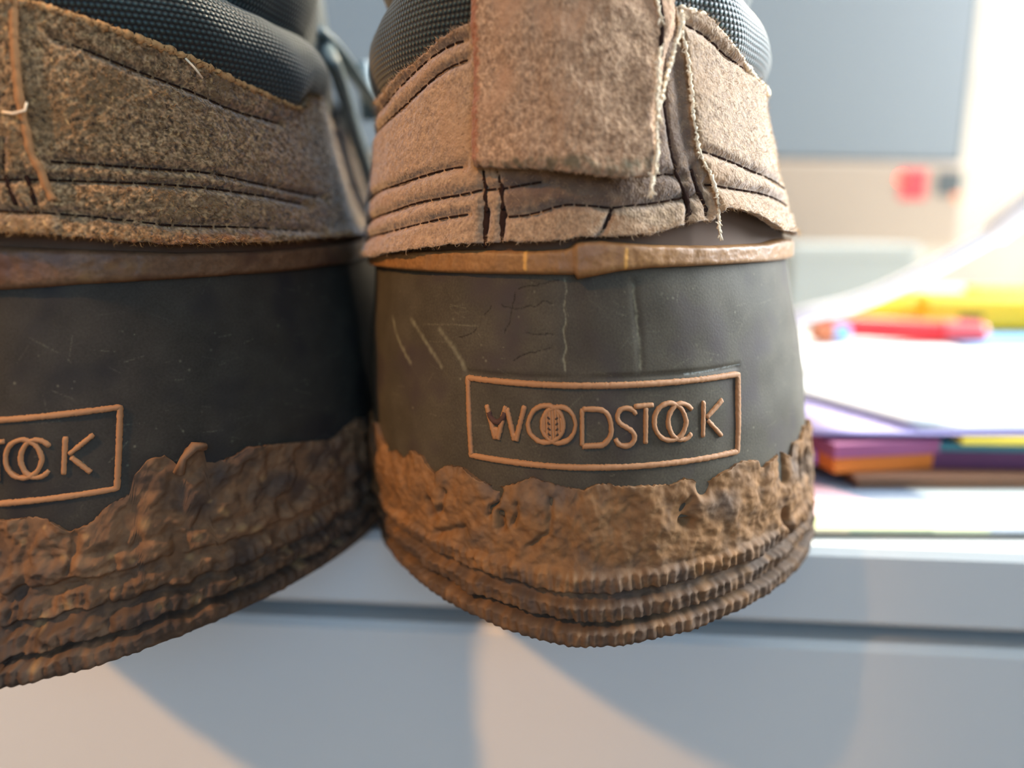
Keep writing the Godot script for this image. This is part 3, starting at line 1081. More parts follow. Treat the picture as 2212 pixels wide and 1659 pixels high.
# the loose strip of suede up the heel of the right boot
func strap(o: Node3D, last: Last, marks: Dictionary, rng: RandomNumberGenerator) -> void:
	var left_edge: Array = [Vector2(-13.7, 104)] + marks.str_l
	var right_edge: Array = [Vector2(20.9, 104)] + marks.str_r
	var bottom: Array = marks.str_b
	var nap := noise(95, 0.9, 3)
	var lump := noise(96, 0.12, 2)
	var ragged := noise(97, 1.2, 3)
	var grid := func(a: float, t: float) -> Vector3:
		# a across, t upwards; the outermost rows fold back to give the strip its thickness
		var back := 0.0
		if a < 0.0 or a > 1.0 or t < 0.0 or t > 1.0:
			back = 1.0
		var ca := clampf(a, 0.0, 1.0)
		var ct := clampf(t, 0.0, 1.0)
		var guess := lerpf(-13.5, 14.0, ca)
		var b := along(bottom, guess) + ragged.get_noise_1d(guess * 2.0) * 0.3
		var h := lerpf(b, 103.0, ct)
		var s := lerpf(across(left_edge, h) + ragged.get_noise_1d(h * 1.5 + 50.0) * 0.12, across(right_edge, h) + ragged.get_noise_1d(h * 2.0) * 0.2, ca)
		var droop := h - b
		var lift := 2.1 * exp(-droop / 7.0) * smoothstep(0.05, 0.75, ca) + 0.5
		var off := 2.6 + lift + lump.get_noise_2d(s, h) * 0.5 + nap.get_noise_2d(s, h) * 0.16
		off += 2.6 * smoothstep(82.0, 91.0, h)
		off -= 0.5 * exp(-pow(ca * 27.0, 2.0) / 0.5) + 0.5 * exp(-pow((1.0 - ca) * 27.0, 2.0) / 0.5)
		off -= 0.5 * exp(-pow(droop / 0.5, 2.0))
		return Vector3(s, h, off - 1.9 * back)
	var na := 120
	var nt := 170
	var v := PackedVector3Array()
	var uv := PackedVector2Array()
	for j in range(-1, nt + 2):
		for i in range(-1, na + 2):
			var q: Vector3 = grid.call(float(i) / na, float(j) / nt)
			v.append(last.at(q.x, q.y, q.z) * MM)
			uv.append(Vector2((q.x + 70.0) / 140.0, 1.0 - (q.y - 60.0) / 42.0))
	var n := na + 3
	var idx := PackedInt32Array()
	for j in nt + 2:
		for i in na + 2:
			var a := j * n + i
			idx.append_array(PackedInt32Array([a, a + n, a + n + 1, a, a + n + 1, a + 1]))
	var arrays := []
	arrays.resize(Mesh.ARRAY_MAX)
	arrays[Mesh.ARRAY_VERTEX] = v
	arrays[Mesh.ARRAY_TEX_UV] = uv
	arrays[Mesh.ARRAY_INDEX] = idx
	var raw := ArrayMesh.new()
	raw.add_surface_from_arrays(Mesh.PRIMITIVE_TRIANGLES, arrays)
	var st := SurfaceTool.new()
	st.create_from(raw, 0)
	st.generate_normals()
	var skin := HideColour.new(60.0, 102.0, Color(0.44, 0.335, 0.255), Color(0.80, 0.66, 0.525), Color(0.66, 0.515, 0.40), noise(98, 0.10, 3), noise(99, 0.22, 3), noise(100, 0.012, 3), 1.6)
	for k in 260:
		skin.line([Vector2(-13.7, 62.5 + k * 0.12), Vector2(-12.9 + rng.randf() * 0.8, 62.5 + k * 0.12)], 0.2, Color(0.60, 0.36, 0.24), 0.35, rng, 0.3)
	for k in 150:
		skin.dab(Vector2(rng.randf_range(-14, 15), rng.randf_range(61, 63.2)), rng.randf_range(0.3, 0.6), Color(0.33, 0.3, 0.23), 0.4)  # shade of the downward raw edge, dabbed along the strip bottom
	var mat := skin_material(skin, 0.95, noise(101, 0.5, 3), 0.2, 0.5)
	mat.metallic_specular = 0.2
	var strip := obj("heel_strip", st.commit(), mat, o)
	thread(strip, last, marks.thA1.slice(2) + [Vector2(13.0, 59.6)], 4.6, 0.00024, rng)
	thread(strip, last, marks.thA2, 4.6, 0.00022, rng)
	thread(strip, last, [Vector2(17.2, 88), Vector2(17.2, 81.9), Vector2(17.5, 80.2)], 3.6, 0.0002, rng)
	var dark := []
	for p: Vector2 in resampled([Vector2(17.6, 84.0), Vector2(17.9, 80.0), Vector2(17.0, 75.5)], 0.4):
		dark.append(last.at(p.x, p.y, 3.25) * MM)
	obj("strip_seam", tube(dark, 0.0004, 0.00025, 6, null, Vector3.BACK), mats.thread, strip)


# frayed sewing thread: a lumpy strand with ends of fibre sticking out
func thread(parent: Node3D, last: Last, pts: Array, off: float, r: float, rng: RandomNumberGenerator) -> void:
	var st := SurfaceTool.new()
	st.begin(Mesh.PRIMITIVE_TRIANGLES)
	var run := []
	for v: Vector2 in resampled(smooth_path(pts, 1), 0.25):
		var q := v + Vector2(rng.randf() - 0.5, rng.randf() - 0.5) * 0.3
		run.append(last.at(q.x, q.y, off + (rng.randf() - 0.5) * 0.3) * MM)
	var wob := noise(rng.randi() % 1000, 0.35, 2)
	tube(run, r, r, 7, func(i: int, _n: int) -> float: return 1.0 + wob.get_noise_1d(i) * 0.9, Vector3.BACK, st)
	for i in run.size():
		for k in 2:
			if rng.randf() < 0.3:
				var d := Vector3(rng.randf() - 0.5, rng.randf() - 0.5, rng.randf() * 0.5)
				var a: Vector3 = run[i]
				var b := a + d * 0.0008
				tube([a, b, b + d * 0.0004 + Vector3(rng.randf() - 0.5, -0.3, 0) * 0.0003], 0.00006, 0.00006, 4, null, Vector3.BACK, st)
	var end: Vector3 = run[-1]
	for k in 5:
		var d := Vector3(rng.randf() - 0.5, -rng.randf(), rng.randf() * 0.6) * 0.0011
		tube([end, end + d * 0.6, end + d], 0.00012, 0.0001, 5, null, Vector3.BACK, st)
	st.generate_normals()
	obj("frayed_thread", st.commit(), mats.cream, parent)


func collar(o: Node3D, last: Last, marks: Dictionary, right: bool) -> void:
	var high: Array = marks.stop
	var soft := noise(110, 0.05, 2)
	var crease := func(s: float) -> float:
		return 100.0 - 11.5 * smoothstep(5.0, 45.0, absf(s))
	var shape := func(s: float, t: float) -> Vector3:
		var c: float = crease.call(s)
		var h: float
		var off: float
		if t < 0.5:
			# the lower padded roll, from under the suede up to the crease
			var k := t / 0.5
			var u := along(high, s)
			h = lerpf(u - 6.0, c, k)
			var r := clampf((h - u + 0.5) / (c - u + 0.5), 0.0, 1.0)
			off = -1.2 + 4.4 * pow(maxf(sin(PI * r), 0.0), 0.55)
		elif t < 0.85:
			var k := (t - 0.5) / 0.35
			h = lerpf(c, 114.0, k)
			off = -1.2 + 4.4 * pow(maxf(sin(PI * k), 0.0), 0.6)
		else:
			var k := (t - 0.85) / 0.15
			h = 114.0 - 45.0 * k
			off = -1.2 - 6.0 * sqrt(k)
		if absf(s) > 75.0:
			off -= 1.5
		return Vector3(s, h, off + soft.get_noise_2d(s, h) * 0.5)
	obj("padded_collar", sheet(last, columns(0.9), 120, shape, 60.0, 140.0), mats.nylon, o)
	# webbing that runs forward from the collar on the inner side of the left boot
	if not right:
		var inv := o.transform.affine_inverse()
		var lift := Vector3(0, DESK + 0.0572, 0)
		var a := [Vector3(-42.5, 42, -172), Vector3(-39.5, 40, -182), Vector3(-37, 36, -193), Vector3(-33, 29, -206), Vector3(-30, 20, -222)]
		var b := [Vector3(-38.5, 37, -172), Vector3(-37.6, 31, -180), Vector3(-37, 24.2, -186), Vector3(-35.2, 15, -193), Vector3(-34, 6, -200)]
		var c := [Vector3(-37.6, 41, -206), Vector3(-36.9, 37, -205), Vector3(-36.7, 33, -205), Vector3(-36.6, 28, -206)]
		for k in 3:
			var pts := []
			for q: Vector3 in smooth_path([a, b, c][k], 2):
				pts.append(inv * (q * MM + lift))
			obj(["side_strap", "side_strap", "lace_end"][k], tube(pts, [0.0014, 0.0016, 0.002][k], [0.004, 0.0045, 0.003][k], 12, null, Vector3(0.2, 0.0, 1.0)), mats.webbing, o)


# ---- room, desk, things on it --------------------------------------------------------------------------------
func seen(x: float, y: float, z: float) -> Vector3:
	# millimetres from the camera's place, level
	return Vector3(x, y + 57.2, z) * MM + Vector3(0, DESK, 0)


func plaster(c: Color, seed_of: int) -> StandardMaterial3D:
	var m := StandardMaterial3D.new()
	m.albedo_color = c
	m.roughness = 0.9
	m.uv1_triplanar = true
	m.uv1_world_triplanar = true
	m.uv1_scale = Vector3(2, 2, 2)
	var t := NoiseTexture2D.new()
	t.width = 256
	t.height = 256
	t.seamless = true
	t.noise = noise(seed_of, 0.03, 4)
	var ramp := Gradient.new()
	ramp.set_color(0, Color(0.94, 0.94, 0.94))
	ramp.set_color(1, Color(1, 1, 1))
	t.color_ramp = ramp
	m.albedo_texture = t
	return m


func room() -> void:
	var wall := plaster(Color(0.70, 0.65, 0.58), 201)
	var t := 0.12
	var x0 := -1.7
	var x1 := 1.5
	var z0 := -0.98
	var z1 := 2.1
	var high := 2.5
	structure("floor", block(Vector3(x1 - x0 + 2 * t, t, z1 - z0 + 2 * t), 0.002), plaster(Color(0.52, 0.4, 0.28), 202), Vector3((x0 + x1) / 2, -t / 2, (z0 + z1) / 2))
	structure("ceiling", block(Vector3(x1 - x0 + 2 * t, t, z1 - z0 + 2 * t), 0.002), plaster(Color(0.9, 0.89, 0.86), 203), Vector3((x0 + x1) / 2, high + t / 2, (z0 + z1) / 2))
	structure("wall_back", block(Vector3(x1 - x0 + 2 * t, high, t), 0.002), wall, Vector3((x0 + x1) / 2, high / 2, z0 - t / 2))
	structure("wall_left", block(Vector3(t, high, z1 - z0), 0.002), wall, Vector3(x0 - t / 2, high / 2, (z0 + z1) / 2))
	# right wall with a window beside the desk, front wall with an unseen window added for the front fill
	opening("wall_right", wall, true, x1 + t / 2, z0, z1, high, t, -0.93, 0.01, 0.92, 2.2, 1)
	opening("wall_front", wall, false, z1 + t / 2, x0 - t, x1 + t, high, t, -0.32, 1.32, 0.92, 2.15, 2)


func opening(called: String, wall: Material, along_z: bool, at: float, from: float, to: float, high: float, t: float, w0: float, w1: float, h0: float, h1: float, number: int) -> void:
	var st := SurfaceTool.new()
	st.begin(Mesh.PRIMITIVE_TRIANGLES)
	for r in [[from, w0, 0.0, high], [w1, to, 0.0, high], [w0, w1, 0.0, h0], [w0, w1, h1, high]]:
		var mid := Vector3(at, (r[2] + r[3]) / 2, (r[0] + r[1]) / 2) if along_z else Vector3((r[0] + r[1]) / 2, (r[2] + r[3]) / 2, at)
		var size := Vector3(t, r[3] - r[2], r[1] - r[0]) if along_z else Vector3(r[1] - r[0], r[3] - r[2], t)
		st.append_from(block(size, 0.0005), 0, Transform3D(Basis.IDENTITY, mid))
	structure(called, st.commit(), wall)
	var frame := paint(Color(0.92, 0.92, 0.9), 0.4)
	var o := Node3D.new()
	o.name = "window_%d" % number
	o.set_meta("kind", "structure")
	add_child(o)
	var wide := w1 - w0
	var tall := h1 - h0
	o.position = Vector3(at, h0, (w0 + w1) / 2) if along_z else Vector3((w0 + w1) / 2, h0, at)
	o.rotation.y = PI / 2 if along_z else 0.0
	for k in 3:
		obj("window_frame", block(Vector3(0.05, tall, 0.06), 0.004), frame, o, Vector3((k - 1) * (wide / 2 - 0.025), tall / 2, 0))
	for k in 2:
		obj("window_frame", block(Vector3(wide, 0.05, 0.06), 0.004), frame, o, Vector3(0, 0.025 + k * (tall - 0.05), 0))
	var glass := paint(Color(0.9, 0.95, 1.0, 0.08), 0.02)
	glass.transparency = BaseMaterial3D.TRANSPARENCY_ALPHA
	for k in 2:
		obj("window_pane", block(Vector3(wide / 2 - 0.06, tall - 0.1, 0.006), 0.0005), glass, o, Vector3((k - 0.5) * (wide / 2 - 0.02), tall / 2, 0))


func desk() -> void:
	var white := paint(Color(0.795, 0.80, 0.79), 0.32)
	var fine := NoiseTexture2D.new()
	fine.width = 256
	fine.height = 256
	fine.seamless = true
	fine.noise = noise(211, 0.05, 3)
	white.heightmap_enabled = true
	white.heightmap_texture = fine
	white.heightmap_scale = 0.002
	white.uv1_triplanar = true
	white.uv1_scale = Vector3(12, 12, 12)
	var o := thing("desk", "white desk with drawers whose front edge carries both boots and the papers", "desk", seen(-31.1, -57.2, -140.7))
	o.rotation.y = -atan2(10.9, 122.3)
	o.position.y = DESK
	var wide := 1.5
	var cx := 0.0
	obj("desktop", block(Vector3(wide, 0.0156, 0.72), 0.0014), white, o, Vector3(cx, -0.0078, -0.36))
	# one wide drawer under the board, its front flush with the edge
	var drawer := obj("drawer", block(Vector3(1.36, 0.15, 0.018), 0.0014), white, o, Vector3(cx, -0.0190 - 0.075, -0.009))
	obj("drawer_box", block(Vector3(1.28, 0.085, 0.48), 0.001), white, drawer, Vector3(0, -0.02, -0.25))
	for s in [-1.0, 1.0]:
		obj("side_panel", block(Vector3(0.018, DESK - 0.0156, 0.66), 0.001), white, o, Vector3(cx + s * (wide / 2 - 0.03), -0.0156 - (DESK - 0.0156) / 2, -0.35))
	obj("back_panel", block(Vector3(wide - 0.08, 0.4, 0.018), 0.001), white, o, Vector3(cx, -0.2156, -0.66))


func things() -> void:
	monitor()
	# magazine, notebook, pads of notes, sheets of paper
	var print_tex := Image.create(128, 64, false, Image.FORMAT_RGB8)
	var pn := noise(301, 0.05, 3)
	for y in 64:
		for x in 128:
			var c := Color(0.86, 0.88, 0.86)
			var bend := 0.10 + 0.20 * pow(float(y) / 64.0, 2.0)
			var u := x / 128.0
			if u < bend - 0.05:
				c = Color(0.90, 0.72, 0.74)
			elif u < bend + 0.07:
				c = Color(0.50, 0.55, 0.62)
			if y > 53 and u > bend + 0.07:
				c = Color(0.62, 0.74, 0.58).lerp(c, 0.35 + 0.6 * absf(pn.get_noise_2d(x, y)))
			elif y > 53 and u < bend - 0.05:
				c = Color(0.70, 0.74, 0.52)
			print_tex.set_pixel(x, y, c)
	var cover := paint(Color.WHITE, 0.45)
	cover.albedo_texture = ImageTexture.create_from_image(print_tex)
	var mag := thing("magazine", "glossy pale magazine with green edge at the desk front, under the coloured notes", "magazine", seen(125, -57.1, -160))
	mag.rotation.y = -0.012
	obj("cover", block(Vector3(0.136, 0.0009, 0.046), 0.0002), cover, mag, Vector3(0, 0.00115, 0))
	obj("pages", block(Vector3(0.134, 0.0007, 0.0455), 0.0002), paint(Color(0.55, 0.5, 0.42), 0.8), mag, Vector3(0, 0.00036, 0))
	var book := thing("notebook", "thin brown kraft notebook lying under the stacks of coloured notes", "notebook", seen(150, -55.35, -196))
	obj("cover", block(Vector3(0.15, 0.0009, 0.07), 0.0003), paint(Color(0.45, 0.30, 0.2), 0.8), book, Vector3(0, 0.0022, 0))
	obj("pages", block(Vector3(0.148, 0.0017, 0.069), 0.0002), paint(Color(0.5, 0.36, 0.26), 0.9), book, Vector3(0, 0.00086, 0))
	# left pad
	var pad := thing("note_pad", "pad of mauve paper notes above orange ones, just right of the boot", "note pad", seen(81.5, -52.6, -180))
	pad.rotation.y = 0.16
	obj("orange_notes", block(Vector3(0.027, 0.0036, 0.03), 0.0002), paint(Color(0.82, 0.45, 0.14), 0.8), pad, Vector3(0.0007, 0.0018, 0))
	obj("mauve_notes", block(Vector3(0.026, 0.0032, 0.03), 0.0002), paint(Color(0.56, 0.30, 0.45), 0.8), pad, Vector3(-0.0004, 0.0052, 0.0005))
	var pad2 := thing("note_pad", "pad of dark purple paper notes topped by teal and yellow ones", "note pad", seen(115.5, -52.6, -181))
	pad2.rotation.y = -0.05
	obj("purple_notes", block(Vector3(0.04, 0.0042, 0.03), 0.0002), paint(Color(0.33, 0.17, 0.31), 0.8), pad2, Vector3(0.0, 0.0021, 0))
	obj("teal_notes", block(Vector3(0.0405, 0.0018, 0.03), 0.0002), paint(Color(0.2, 0.42, 0.46), 0.8), pad2, Vector3(-0.001, 0.0051, 0.0003))
	obj("yellow_notes", block(Vector3(0.034, 0.0016, 0.031), 0.0002), paint(Color(0.95, 0.84, 0.30), 0.8), pad2, Vector3(0.0026, 0.0068, 0.0008))
	var tip := thing("pencil_stub", "short lilac pencil stub lying left of the mauve notes", "pencil", seen(70.2, -51.2, -172))
	tip.rotation.y = 0.1
	obj("barrel", prism(0.0022, 0.010, 6), paint(Color(0.62, 0.45, 0.86), 0.5), tip, Vector3.ZERO, Vector3(0, 0, PI / 2))
	# sheets
	tag(obj("paper_sheet", leaf(0.17, 0.08, 0.0004, 1), paint(Color(0.68, 0.64, 0.84), 0.8), null, seen(152, -44.3, -206)), "lavender sheet of paper under the white one, its front corner showing beside the boot", "paper")
	var w := obj("paper_sheet", leaf(0.14, 0.055, 0.0010, 2), paint(Color(0.93, 0.93, 0.93), 0.8), null, seen(145.8, -43.1, -220.5))
	w.rotation.y = 0.38
	tag(w, "bright white sheets of paper on top of the coloured stack", "paper")
	var w2 := obj("paper_sheet", leaf(0.17, 0.15, 0.0004, 4), paint(Color(0.94, 0.94, 0.94), 0.8), null, seen(177, -43.75, -243))
	tag(w2, "white sheet of paper reaching out over the yellow notes", "paper")
	var under := thing("paper_block", "thick pad of white paper behind the coloured notes, carrying the loose sheets", "paper pad", seen(176, -57.1, -293))
	obj("pages", block(Vector3(0.15, 0.0120, 0.13), 0.0004), paint(Color(0.86, 0.85, 0.83), 0.85), under, Vector3(0, 0.006, 0))
	tag(obj("paper_sheet", leaf(0.11, 0.075, 0.0004, 3), paint(Color(0.42, 0.66, 0.86), 0.7), null, seen(226, -42.9, -326)), "light blue sheet of paper under the yellow tool", "paper")
	# red marker
	var red := thing("marker_pen", "short red marker pen lying across the back of the white paper", "pen", seen(155.5, -38.4, -306))
	red.rotation = Vector3(0, -0.10, -0.05)
	var redm := paint(Color(0.85, 0.10, 0.14), 0.35)
	obj("barrel", rod([Vector2(0, -0.031), Vector2(0.0034, -0.031), Vector2(0.0042, -0.0295), Vector2(0.0045, 0.016), Vector2(0, 0.016)]), redm, red, Vector3.ZERO, Vector3(0, 0, -PI / 2))
	obj("cap", rod([Vector2(0, 0.0155), Vector2(0.0050, 0.0155), Vector2(0.0050, 0.030), Vector2(0.0043, 0.0315), Vector2(0, 0.0315)]), paint(Color(0.88, 0.34, 0.36), 0.3), red, Vector3.ZERO, Vector3(0, 0, -PI / 2))
	# yellow tool
	var yel := thing("utility_tool", "yellow plastic hand tool with dark slots behind the red marker", "tool", seen(232, -42.6, -338))
	yel.rotation.y = -0.03
	var ym := paint(Color(0.95, 0.74, 0.06), 0.4)
	obj("body", block(Vector3(0.138, 0.0165, 0.024), 0.003), ym, yel, Vector3(0.012, 0.0083, 0))
	obj("nose", block(Vector3(0.026, 0.013, 0.02), 0.004), ym, yel, Vector3(-0.067, 0.0085, 0), Vector3(0, 0, 0.12))
	for k in 3:
		obj("slot", block(Vector3(0.011, 0.0035, 0.002), 0.0009), paint(Color(0.2, 0.16, 0.1), 0.8), yel, Vector3(-0.036 + k * 0.042, 0.0068, 0.0117))
	obj("grip", block(Vector3(0.09, 0.003, 0.012), 0.001), paint(Color(0.97, 0.78, 0.15), 0.4), yel, Vector3(0.014, 0.0175, 0))
	var er := thing("eraser", "small blue eraser between the boot and the red marker", "eraser", seen(127, -42.1, -304))
	obj("rubber", block(Vector3(0.012, 0.006, 0.01), 0.001), paint(Color(0.45, 0.68, 0.88), 0.7), er, Vector3(0, 0.003, 0))
	obj("sleeve", block(Vector3(0.007, 0.0064, 0.0104), 0.0006), paint(Color(0.72, 0.42, 0.28), 0.7), er, Vector3(-0.0035, 0.003, 0))
	# white charging cable
	var cable := thing("charging_cable", "white cable with a thick plug slanting across behind the right boot", "cable", seen(0, 0, 0))
	var cm := paint(Color(0.97, 0.95, 0.96), 0.4)
	var run := []
	for q: Vector3 in smooth_path([Vector3(82, -54.7, -420), Vector3(84, -54.7, -330), Vector3(83, -48, -287), Vector3(82, -35, -258), Vector3(88, -26.0, -241), Vector3(105.2, -21.6, -235), Vector3(122.8, -11.5, -230), Vector3(139, 0, -225)], 3):
		run.append(q * MM)
	obj("cord", tube(run, 0.0027, 0.0027, 12), cm, cable)
	var plug := []
	for q: Vector3 in [Vector3(137, -1.4, -226), Vector3(138.5, -0.3, -225), Vector3(146, 8, -222), Vector3(158, 21, -217), Vector3(162, 25.5, -215)]:
		plug.append(q * MM)
	obj("plug", tube(plug, 0.0046, 0.0042, 14, func(i: int, _n: int) -> float: return [0.5, 0.9, 1.0, 1.0, 0.8][i]), cm, cable)
	var rest := []
	for q: Vector3 in smooth_path([Vector3(162, 25.5, -215), Vector3(200, 60, -215), Vector3(260, 70, -260), Vector3(330, 10, -330), Vector3(380, -50, -380), Vector3(430, -54.8, -420)], 3):
		rest.append(q * MM)
	obj("cord", tube(rest, 0.0024, 0.0024, 12), cm, cable)
	var box := thing("carton", "pale grey carton standing on the desk under the monitor", "box", seen(205, -57.2, -500))
	obj("body", block(Vector3(0.075, 0.047, 0.07), 0.001), paint(Color(0.66, 0.66, 0.63), 0.7), box, Vector3(0, 0.0235, 0))
	obj("lid", block(Vector3(0.077, 0.007, 0.072), 0.001), paint(Color(0.69, 0.69, 0.66), 0.7), box, Vector3(0, 0.0465, 0))


func prism(r: float, long: float, sides: int) -> ArrayMesh:
	return tube([Vector3(0, -long / 2, 0), Vector3(0, long / 2, 0)], r, r, sides, null, Vector3.BACK)


# a turned shape: x is the radius, y the place along the axis
func rod(profile: Array, sides := 20) -> ArrayMesh:
	var st := SurfaceTool.new()
	st.begin(Mesh.PRIMITIVE_TRIANGLES)
	for i in profile.size() - 1:
		for j in sides:
			var a := TAU * j / sides
			var b := TAU * (j + 1) / sides
			var p: Vector2 = profile[i]
			var q: Vector2 = profile[i + 1]
			var v := [Vector3(p.x * cos(a), p.y, p.x * sin(a)), Vector3(q.x * cos(a), q.y, q.x * sin(a)), Vector3(q.x * cos(b), q.y, q.x * sin(b)), Vector3(p.x * cos(b), p.y, p.x * sin(b))]
			st.set_smooth_group(i)
			for k in [0, 3, 2, 0, 2, 1]:
				st.add_vertex(v[k])
	st.generate_normals()
	return st.commit()


# a sheet (or a few) of paper with a slight wave
func leaf(wide: float, deep: float, thick: float, seed_of: int) -> ArrayMesh:
	var st := SurfaceTool.new()
	st.begin(Mesh.PRIMITIVE_TRIANGLES)
	var nz := noise(400 + seed_of, 6.0, 2)
	var n := 16
	var at := func(i: int, j: int, top: bool) -> Vector3:
		var x := (float(i) / n - 0.5) * wide
		var zz := (float(j) / n - 0.5) * deep
		return Vector3(x, nz.get_noise_2d(x, zz) * 0.0006 + (thick if top else 0.0), zz)
	for i in n:
		for j in n:
			var t := [at.call(i, j, true), at.call(i + 1, j, true), at.call(i + 1, j + 1, true), at.call(i, j + 1, true)]
			var b := [at.call(i, j, false), at.call(i + 1, j, false), at.call(i + 1, j + 1, false), at.call(i, j + 1, false)]
			for k in [0, 1, 2, 0, 2, 3]:
				st.add_vertex(t[k])
			for k in [0, 2, 1, 0, 3, 2]:
				st.add_vertex(b[k])
	for i in n:
		for side in 4:
			var a: Vector3
			var b: Vector3
			var c: Vector3
			var d: Vector3
			var p := [[i, 0], [n, i], [n - i, n], [0, n - i]][side] as Array
			var q := [[i + 1, 0], [n, i + 1], [n - i - 1, n], [0, n - i - 1]][side] as Array
			a = at.call(p[0], p[1], false)
			b = at.call(q[0], q[1], false)
			c = at.call(q[0], q[1], true)
			d = at.call(p[0], p[1], true)
			for v: Vector3 in [a, b, c, a, c, d]:
				st.add_vertex(v)
	st.set_smooth_group(-1)
	st.generate_normals()
	return st.commit()


func monitor() -> void:
	# screen, chin with two stickers and a red power light, stand
	var right_edge := seen(347.0, 0.0, -606.0)
	var turn := 0.16
	var o := thing("monitor", "flat monitor with a dark grey blank screen and a beige chin, behind the boots", "monitor", right_edge)
	o.position.y = DESK
	o.rotation.y = turn
	var wide := 0.50
	var base := 0.0452
	var chin := 0.0636
	var tall := 0.30
	var silver := paint(Color(0.58, 0.50, 0.42), 0.5)
	obj("chin", block(Vector3(wide, chin, 0.022), 0.003), silver, o, Vector3(-wide / 2, base + chin / 2, -0.011))
	obj("case", block(Vector3(wide, tall, 0.018), 0.003), paint(Color(0.06, 0.06, 0.065), 0.5), o, Vector3(-wide / 2, base + chin + tall / 2, -0.013))
	var screen := paint(Color(0.42, 0.435, 0.44), 0.45)
	obj("screen", block(Vector3(wide - 0.012, tall - 0.006, 0.002), 0.0004), screen, o, Vector3(-wide / 2, base + chin + tall / 2 - 0.001, -0.0035))
	obj("red_sticker", block(Vector3(0.022, 0.022, 0.0004), 0.0001), paint(Color(0.72, 0.12, 0.14), 0.5), o, Vector3(-0.0445, base + chin - 0.0165, 0.0002))
	obj("dark_sticker", block(Vector3(0.022, 0.018, 0.0004), 0.0001), paint(Color(0.22, 0.23, 0.22), 0.5), o, Vector3(-0.0145, base + chin - 0.0155, 0.0002))
	obj("orange_mark", block(Vector3(0.007, 0.005, 0.0003), 0.0001), paint(Color(0.9, 0.5, 0.25), 0.5), o, Vector3(-0.007, base + chin - 0.0255, 0.0006))
	var led := paint(Color(0.9, 0.1, 0.05), 0.4)
	led.emission_enabled = true
	led.emission = Color(1.0, 0.12, 0.06)
	led.emission_energy_multiplier = 14.0
	obj("power_light", rod([Vector2(0, 0.0015), Vector2(0.0022, 0.0012), Vector2(0.003, 0.0), Vector2(0, 0)], 14), led, o, Vector3(-0.0545, base + chin - 0.0125, 0.0005), Vector3(PI / 2, 0, 0))
	obj("stand_neck", block(Vector3(0.06, 0.2, 0.02), 0.003), silver, o, Vector3(-wide / 2, 0.105, -0.04))
	obj("stand_foot", block(Vector3(0.2, 0.008, 0.14), 0.003), silver, o, Vector3(-wide / 2, 0.004, -0.05))


